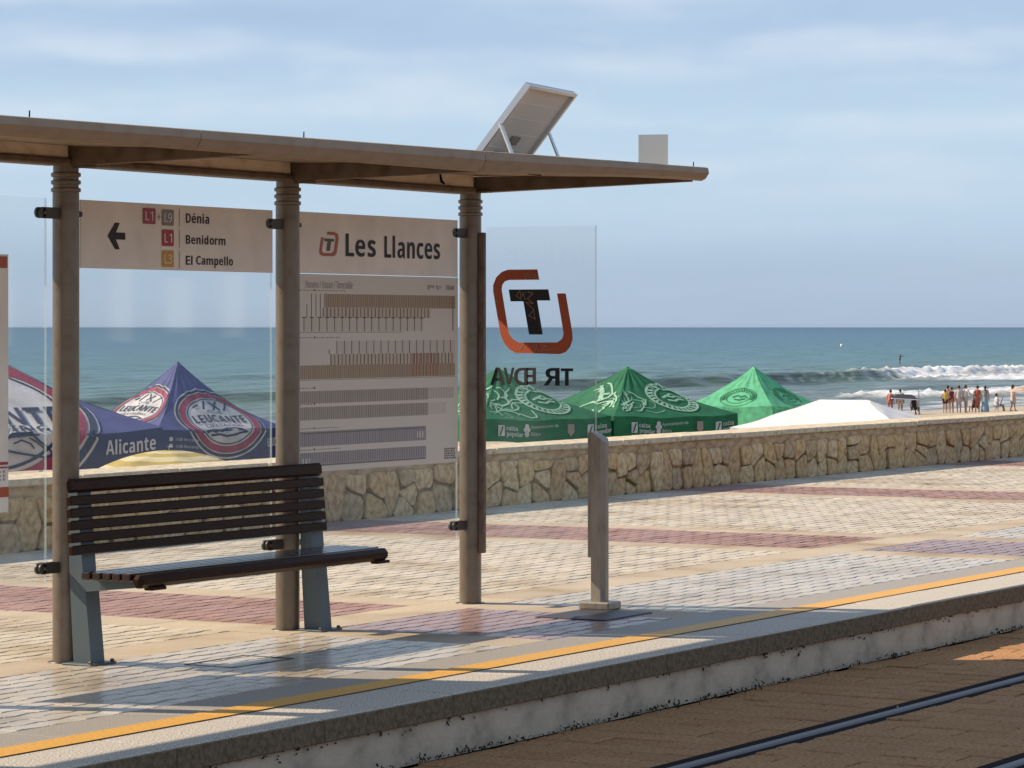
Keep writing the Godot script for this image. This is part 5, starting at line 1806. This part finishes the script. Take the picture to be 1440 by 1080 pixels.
func person(label: String, at: Vector3, face: float, pose: Dictionary) -> void:
	var t := thing("person", label, "person", at, face, pose.get("group", ""))
	var k: float = pose.get("height", 1.7) / 1.7
	var sit: bool = pose.get("sit", false)
	var drop := -0.50 if sit else 0.0
	var lean: float = pose.get("lean", 0.0)
	var stride: float = pose.get("stride", 0.04)
	var J := {}
	J.pelvis = Vector3(0, 0.94 + drop, 0)
	J.chest = Vector3(0, 1.27 + drop, lean * 0.35)
	J.neck = Vector3(0, 1.44 + drop, lean * 0.5)
	J.head = Vector3(0, 1.585 + drop, lean * 0.6 + 0.02)
	var bones := []
	bones.append([J.pelvis, J.chest, 0.135, 0.135])
	bones.append([J.pelvis + Vector3(-0.06, 0, 0), J.pelvis + Vector3(0.06, 0, 0), 0.115, 0.115])
	bones.append([J.chest + Vector3(-0.11, 0.08, 0), J.chest + Vector3(0.11, 0.08, 0), 0.082, 0.082])
	bones.append([J.chest + Vector3(0, 0.1, 0), J.neck + Vector3(0, 0.04, 0), 0.07, 0.052])
	bones.append([J.head + Vector3(0, -0.03, 0.015), J.head + Vector3(0, 0.035, -0.01), 0.078, 0.092])
	bones.append([J.head + Vector3(0, -0.02, 0.09), J.head + Vector3(0, 0.0, 0.10), 0.016, 0.012])
	var thighs := []
	for s in [-1.0, 1.0]:
		var hip: Vector3 = J.pelvis + Vector3(s * 0.09, -0.05, 0)
		var knee := Vector3(s * 0.10, 0.49, s * stride * 0.6 + 0.02)
		var ankle := Vector3(s * 0.10, 0.085, s * stride - 0.01)
		if sit:
			knee = hip + Vector3(s * 0.05, 0.04, 0.42)
			ankle = Vector3(s * 0.12, 0.08, 0.50)
		bones.append([hip, knee, 0.088, 0.058])
		bones.append([knee, ankle, 0.055, 0.038])
		bones.append([ankle + Vector3(0, -0.04, -0.03), ankle + Vector3(0, -0.055, 0.15), 0.036, 0.028])
		thighs.append([hip, knee])
		var sh: Vector3 = J.chest + Vector3(s * 0.185, 0.10, 0)
		var arm: Array = pose.get("arm_l" if s < 0 else "arm_r", [Vector3(0.06, -0.28, -0.02), Vector3(0.0, -0.25, 0.06)])
		var el: Vector3 = sh + Vector3(arm[0].x * s, arm[0].y, arm[0].z)
		var wr: Vector3 = el + Vector3(arm[1].x * s, arm[1].y, arm[1].z)
		var dir := (wr - el).normalized()
		bones.append([sh, el, 0.052, 0.040])
		bones.append([el, wr, 0.038, 0.028])
		bones.append([wr, wr + dir * 0.09, 0.032, 0.026])
		bones.append([wr + dir * 0.08, wr + dir * 0.16, 0.022, 0.016])
	for q in bones:
		for e in 2: q[e] *= k
		for e in [2, 3]: q[e] *= k
	var skin: Color = pose.get("skin", Color(0.42, 0.235, 0.15))
	part(t, "body", body_mesh(bones, 0.026, 0.05, mat(skin.r, skin.g, skin.b, 0.6)))
	var hair: Color = pose.get("hair", Color(0.03, 0.02, 0.015))
	var hb := [[(J.head + Vector3(0, 0.045, -0.03)) * k, (J.head + Vector3(0, 0.02, -0.045)) * k, 0.092 * k, 0.088 * k]]
	if pose.get("long_hair", false): hb.append([(J.head + Vector3(0, 0.0, -0.06)) * k, (J.neck + Vector3(0, -0.10, -0.09)) * k, 0.07 * k, 0.04 * k])
	part(t, "hair", body_mesh(hb, 0.024, 0.03, mat(hair.r, hair.g, hair.b, 0.7)))
	if pose.has("top"):
		var c: Color = pose.top
		var tb := [[J.pelvis + Vector3(0, 0.06, 0), J.chest, 0.152, 0.150], [J.chest + Vector3(-0.11, 0.075, 0), J.chest + Vector3(0.11, 0.075, 0), 0.096, 0.096]]
		for q in tb:
			for e in 4: q[e] *= k
		if pose.get("sleeves", false):
			for s in [-1.0, 1.0]:
				var sh: Vector3 = J.chest + Vector3(s * 0.185, 0.10, 0)
				var arm: Array = pose.get("arm_l" if s < 0 else "arm_r", [Vector3(0.06, -0.28, -0.02), Vector3(0.0, -0.25, 0.06)])
				tb.append([sh * k, (sh + Vector3(arm[0].x * s, arm[0].y, arm[0].z) * 0.7) * k, 0.068 * k, 0.062 * k])
		part(t, "top", body_mesh(tb, 0.026, 0.04, mat(c.r, c.g, c.b, 0.85)))
	if pose.has("shorts"):
		var c: Color = pose.shorts
		var sb := [[J.pelvis + Vector3(-0.06, 0, 0), J.pelvis + Vector3(0.06, 0.02, 0), 0.132, 0.132]]
		for q in thighs: sb.append([q[0], q[0].lerp(q[1], pose.get("leg_cover", 0.35)), 0.105, 0.092])
		for q in sb:
			for e in 4: q[e] *= k
		part(t, "shorts", body_mesh(sb, 0.026, 0.04, mat(c.r, c.g, c.b, 0.85)))
	if pose.has("skirt"):
		var c: Color = pose.skirt
		var end: float = pose.get("skirt_end", 0.35)
		part(t, "skirt", body_mesh([[(J.pelvis + Vector3(0, 0.08, 0)) * k, Vector3(0, end + drop * 0.4, 0.02 + (0.25 if sit else 0.0)) * k, 0.145 * k, pose.get("flare", 0.20) * k]], 0.03, 0.04, mat(c.r, c.g, c.b, 0.85)))

func people() -> void:
	var on := func(x: float, z: float) -> Vector3: return Vector3(x, maxf(beach_y(z), -4.33), z)
	var away := deg_to_rad(120)
	var grp := "bathers standing at the water's edge"
	var hip := [Vector3(0.16, -0.22, -0.06), Vector3(-0.14, -0.16, 0.12)]
	person("person in yellow top and black shorts with hand on hip, leftmost of the standing group", on.call(201.0, -81.4), away, {"height": 1.58, "top": Color(0.55, 0.42, 0.07), "shorts": Color(0.02, 0.02, 0.02), "arm_l": hip, "arm_r": hip, "group": grp})
	person("tall dark haired person in dark red swimsuit behind the yellow top", on.call(201.6, -81.2), away + 0.4, {"height": 1.72, "top": Color(0.16, 0.025, 0.035), "shorts": Color(0.14, 0.02, 0.03), "leg_cover": 0.08, "group": grp})
	person("bare shouldered person right beside the dark red swimsuit, head showing above", on.call(202.97, -82.02), away, {"height": 1.82, "shorts": Color(0.05, 0.06, 0.10), "group": grp})
	person("broad person in loose pale grey shirt in the middle of the standing group", on.call(201.4, -80.6), away - 0.2, {"height": 1.8, "top": Color(0.45, 0.40, 0.40), "sleeves": true, "skirt": Color(0.42, 0.37, 0.38), "skirt_end": 0.72, "group": grp})
	person("person in white shirt reaching one arm out beside the pale grey shirt", on.call(201.6, -80.2), away - 1.1, {"height": 1.82, "top": Color(0.58, 0.55, 0.54), "sleeves": true, "shorts": Color(0.42, 0.38, 0.36), "arm_r": [Vector3(0.14, -0.22, 0.1), Vector3(0.1, -0.14, 0.18)], "arm_l": [Vector3(0.14, -0.22, 0.1), Vector3(0.12, -0.10, 0.2)], "group": grp})
	person("person in orange red dress facing the sea", on.call(201.9, -79.5), away + 0.1, {"height": 1.76, "top": Color(0.42, 0.10, 0.05), "skirt": Color(0.40, 0.09, 0.05), "skirt_end": 0.55, "flare": 0.17, "group": grp})
	person("person in grey top and long pale blue skirt next to the beach chair", on.call(202.0, -79.0), away - 0.2, {"height": 1.72, "top": Color(0.20, 0.21, 0.23), "skirt": Color(0.20, 0.31, 0.36), "skirt_end": 0.12, "flare": 0.27, "arm_r": [Vector3(0.16, -0.2, 0.05), Vector3(0.12, -0.18, 0.1)], "long_hair": true, "group": grp})
	person("dark haired person sitting on the sand between the standing bathers", on.call(202.3, -79.8), away + 0.5, {"height": 1.7, "sit": true, "top": Color(0.03, 0.03, 0.035), "shorts": Color(0.03, 0.03, 0.04)})
	person("person in white sitting in the blue beach chair", on.call(202.9, -78.55), away - 1.5, {"height": 1.7, "sit": true, "top": Color(0.58, 0.57, 0.58), "sleeves": true, "shorts": Color(0.5, 0.5, 0.5)})
	person("dark haired person in pale dress walking along the shore at the right edge", on.call(203.4, -77.6), away - 1.3, {"height": 1.74, "top": Color(0.55, 0.46, 0.45), "skirt": Color(0.55, 0.46, 0.46), "skirt_end": 0.62, "flare": 0.19, "stride": 0.2, "hair": Color(0.02, 0.014, 0.012), "long_hair": true})
	person("person in red top leaning forward left of the flat sun shelter", on.call(199.3, -84.6), away - 0.5, {"height": 1.68, "top": Color(0.38, 0.13, 0.11), "shorts": Color(0.33, 0.12, 0.1), "lean": 0.22, "skin": Color(0.44, 0.22, 0.15)})
	person("person in white shirt standing under the flat sun shelter", on.call(200.1, -84.2), away, {"height": 1.7, "top": Color(0.56, 0.54, 0.55), "sleeves": true, "shorts": Color(0.5, 0.47, 0.46)})
	person("person in black sitting under the right side of the flat sun shelter", on.call(200.3, -83.3), away - 0.6, {"height": 1.7, "sit": true, "top": Color(0.015, 0.017, 0.02), "shorts": Color(0.02, 0.02, 0.02)})
	person("wader standing in the shallow water behind the white gazebo", Vector3(193.0, -5.0, -88.0), away, {"height": 1.72, "shorts": Color(0.05, 0.07, 0.12)})
	person("surfer in black wetsuit out on the waves", Vector3(487.0, -4.3, -205.0), away - 0.8, {"height": 1.5, "skin": Color(0.012, 0.014, 0.018), "lean": 0.4, "stride": 0.25, "arm_l": [Vector3(0.22, -0.05, 0.1), Vector3(0.2, 0.1, 0.05)], "arm_r": [Vector3(0.22, -0.05, 0.1), Vector3(0.2, 0.05, 0.1)]})
	# swimmers' shelter and beach furniture
	var p: Vector3 = on.call(200.0, -83.9)
	var t := thing("sun_shelter", "flat dark sun shelter with pale edges on thin poles at the water's edge", "sun shelter", p, deg_to_rad(-60))
	var b := B.new()
	hexa(b, [Vector3(-0.85, 1.12, -0.8), Vector3(0.85, 1.02, -0.8), Vector3(0.85, 1.02, 0.8), Vector3(-0.85, 1.12, 0.8), Vector3(-0.5, 1.36, -0.5), Vector3(0.5, 1.32, -0.5), Vector3(0.5, 1.32, 0.5), Vector3(-0.5, 1.36, 0.5)])
	part(t, "roof", b.mesh(mat(0.04, 0.045, 0.06, 0.8)))
	b = B.new()
	hexa(b, [Vector3(-0.9, 1.08, -0.85), Vector3(0.9, 0.98, -0.85), Vector3(0.9, 0.98, 0.85), Vector3(-0.9, 1.08, 0.85), Vector3(-0.88, 1.12, -0.83), Vector3(0.88, 1.02, -0.83), Vector3(0.88, 1.02, 0.83), Vector3(-0.88, 1.12, 0.83)])
	part(t, "edge_band", b.mesh(M.gazebo))
	for s in [[-0.85, -0.8, 1.1], [0.85, -0.8, 1.0], [-0.85, 0.8, 1.1], [0.88, 0.8, 1.62]]:
		part(t, "pole", box_mesh(Vector3(0.035, s[2] + 0.1, 0.035), 0.0, M.rubber), Transform3D(Basis(), Vector3(s[0], s[2] / 2, s[1])))
	# folding beach chairs: one by the water, others on the sand behind the wall
	var blue := cloth(0.11, 0.15, 0.22, 0.2)
	var red := cloth(0.30, 0.04, 0.05, 0.2)
	var specs := [[202.9, -78.55, -0.5, blue, "blue grey folding beach chair at the water's edge under a sitter in white"], [44.3, -25.3, 0.4, red, "red folding beach chair under the green tents, left of the bollard"], [43.0, -26.2, 1.2, blue, "blue folding beach chair in the shade of the green tents near the last post"], [47.6, -24.2, -0.3, red, "red folding beach chair just right of the bollard behind the wall"]]
	for s in specs:
		t = thing("beach_chair", s[4], "chair", on.call(s[0], s[1]), away + s[2] + 2.0, "folding beach chairs")
		var slope := Basis.from_euler(Vector3(-0.35, 0, 0))
		part(t, "seat", box_mesh(Vector3(0.52, 0.02, 0.45), 0.004, s[3]), Transform3D(Basis.from_euler(Vector3(-0.1, 0, 0)), Vector3(0, 0.38, 0)))
		part(t, "backrest", box_mesh(Vector3(0.52, 0.72, 0.02), 0.004, s[3]), Transform3D(slope, Vector3(0, 0.76, -0.35)))
		for q in [-1.0, 1.0]:
			part(t, "leg", box_mesh(Vector3(0.025, 0.62, 0.025), 0.0, M.alu), Transform3D(Basis.from_euler(Vector3(0.7, 0, 0)), Vector3(q * 0.27, 0.22, 0.0)))
			part(t, "leg", box_mesh(Vector3(0.025, 0.62, 0.025), 0.0, M.alu), Transform3D(Basis.from_euler(Vector3(-0.7, 0, 0)), Vector3(q * 0.29, 0.22, 0.0)))
			part(t, "armrest", box_mesh(Vector3(0.04, 0.02, 0.42), 0.004, M.white), Transform3D(Basis(), Vector3(q * 0.29, 0.58, -0.05)))
	# pale pink umbrella at the right edge
	p = on.call(194.5, -73.4)
	t = thing("beach_umbrella", "faded pink beach umbrella at the right edge beside the walker", "umbrella", p)
	b = B.new()
	lathe(b, Vector3.ZERO, [[1.15, 1.32], [0.8, 1.48], [0.4, 1.6], [0.0, 1.66]], 20)
	part(t, "canopy", b.mesh(cloth(0.62, 0.46, 0.38, 0.4)))
	b = B.new()
	tube(b, [Vector3(0, -0.1, 0), Vector3(0, 1.7, 0)], [0.02, 0.02], 6)
	part(t, "pole", b.mesh(M.white))

func small_things() -> void:
	for q in [[202.0, -75.6, 0.3, "dark sun lounger with raised back at the right edge, nearer the sea"], [200.3, -74.2, 0.5, "brown towel covered sun lounger at the right edge, nearer the wall"]]:
		var lo := thing("sun_lounger", q[3], "sun lounger", Vector3(q[0], beach_y(q[1]), q[1]), q[2], "sun loungers on the sand")
		var cm := mat(0.06, 0.055, 0.05, 0.8) if q[2] < 0.4 else mat(0.16, 0.09, 0.06, 0.9)
		part(lo, "bed", box_mesh(Vector3(1.2, 0.07, 0.6), 0.02, cm), Transform3D(Basis(), Vector3(0, 0.33, 0)))
		part(lo, "backrest", box_mesh(Vector3(0.75, 0.07, 0.6), 0.02, cm), Transform3D(Basis.from_euler(Vector3(0, 0, 0.6)), Vector3(0.9, 0.53, 0)))
		for a in [-0.5, 0.5]:
			for c in [-0.25, 0.25]: part(lo, "leg", box_mesh(Vector3(0.04, 0.34, 0.04), 0.0, M.alu), Transform3D(Basis(), Vector3(a, 0.16, c)))
	var gw := thing("garden_wall", "pale garden wall with upright piers across the tracks, mirrored faintly in the shelter panes", "wall", Vector3(60, -0.62, 17))
	part(gw, "wall", box_mesh(Vector3(110, 2.6, 0.2), 0.01, mat(0.13, 0.11, 0.09, 0.9)), Transform3D(Basis(), Vector3(0, 1.3, 0)))
	for i in 60: part(gw, "pier", box_mesh(Vector3(0.5 + 0.3 * fposmod(i * 0.618, 1.0), 1.0 + 0.5 * fposmod(i * 0.377, 1.0), 0.3), 0.01, M.white), Transform3D(Basis(), Vector3(-53.0 + i * 1.8, 2.6, -0.1)))
	# dark cover let into the paving at the foot of the bollard, and a framed lid near the bench
	var t := thing("access_cover", "dark steel access cover lying flat in the paving at the foot of the bollard", "access cover", Vector3(15.81, 0, -8.46))
	part(t, "plate", box_mesh(Vector3(0.56, 0.010, 0.43), 0.002, mat(0.05, 0.04, 0.042, 0.5, 0.3)), Transform3D(Basis(), Vector3(0, 0.002, 0)))
	for q in [-0.2, 0.2]: part(t, "lifting_slot", box_mesh(Vector3(0.05, 0.003, 0.018), 0.0, M.black), Transform3D(Basis(), Vector3(q, 0.0078, 0.0)))
	t = thing("lid_frame", "thin steel frame of a paved access lid in front of the bench", "lid frame", Vector3(12.80, 0.001, -8.75))
	for q in [[0.0, -0.14, 0.5, 0.005], [0.0, 0.14, 0.5, 0.005], [-0.2465, 0.0, 0.005, 0.274], [0.2465, 0.0, 0.005, 0.274]]: part(t, "frame_bar", box_mesh(Vector3(q[2] , 0.004, q[3]), 0.001, M.bracket), Transform3D(Basis(), Vector3(q[0], 0, q[1])))
	# a white buoy out at sea, with its light stem
	t = thing("buoy", "small white buoy floating far out on the open sea", "buoy", Vector3(928, SEA, -410))
	var b := B.new()
	lathe(b, Vector3.ZERO, [[0.3, -0.6], [0.42, -0.1], [0.42, 0.4], [0.25, 0.7], [0.0, 0.8]], 12)
	part(t, "float", b.mesh(M.white))
	b = B.new()
	tube(b, [Vector3(0, 0.7, 0), Vector3(0, 1.5, 0)], [0.08, 0.05], 6)
	part(t, "stem", b.mesh(M.white))
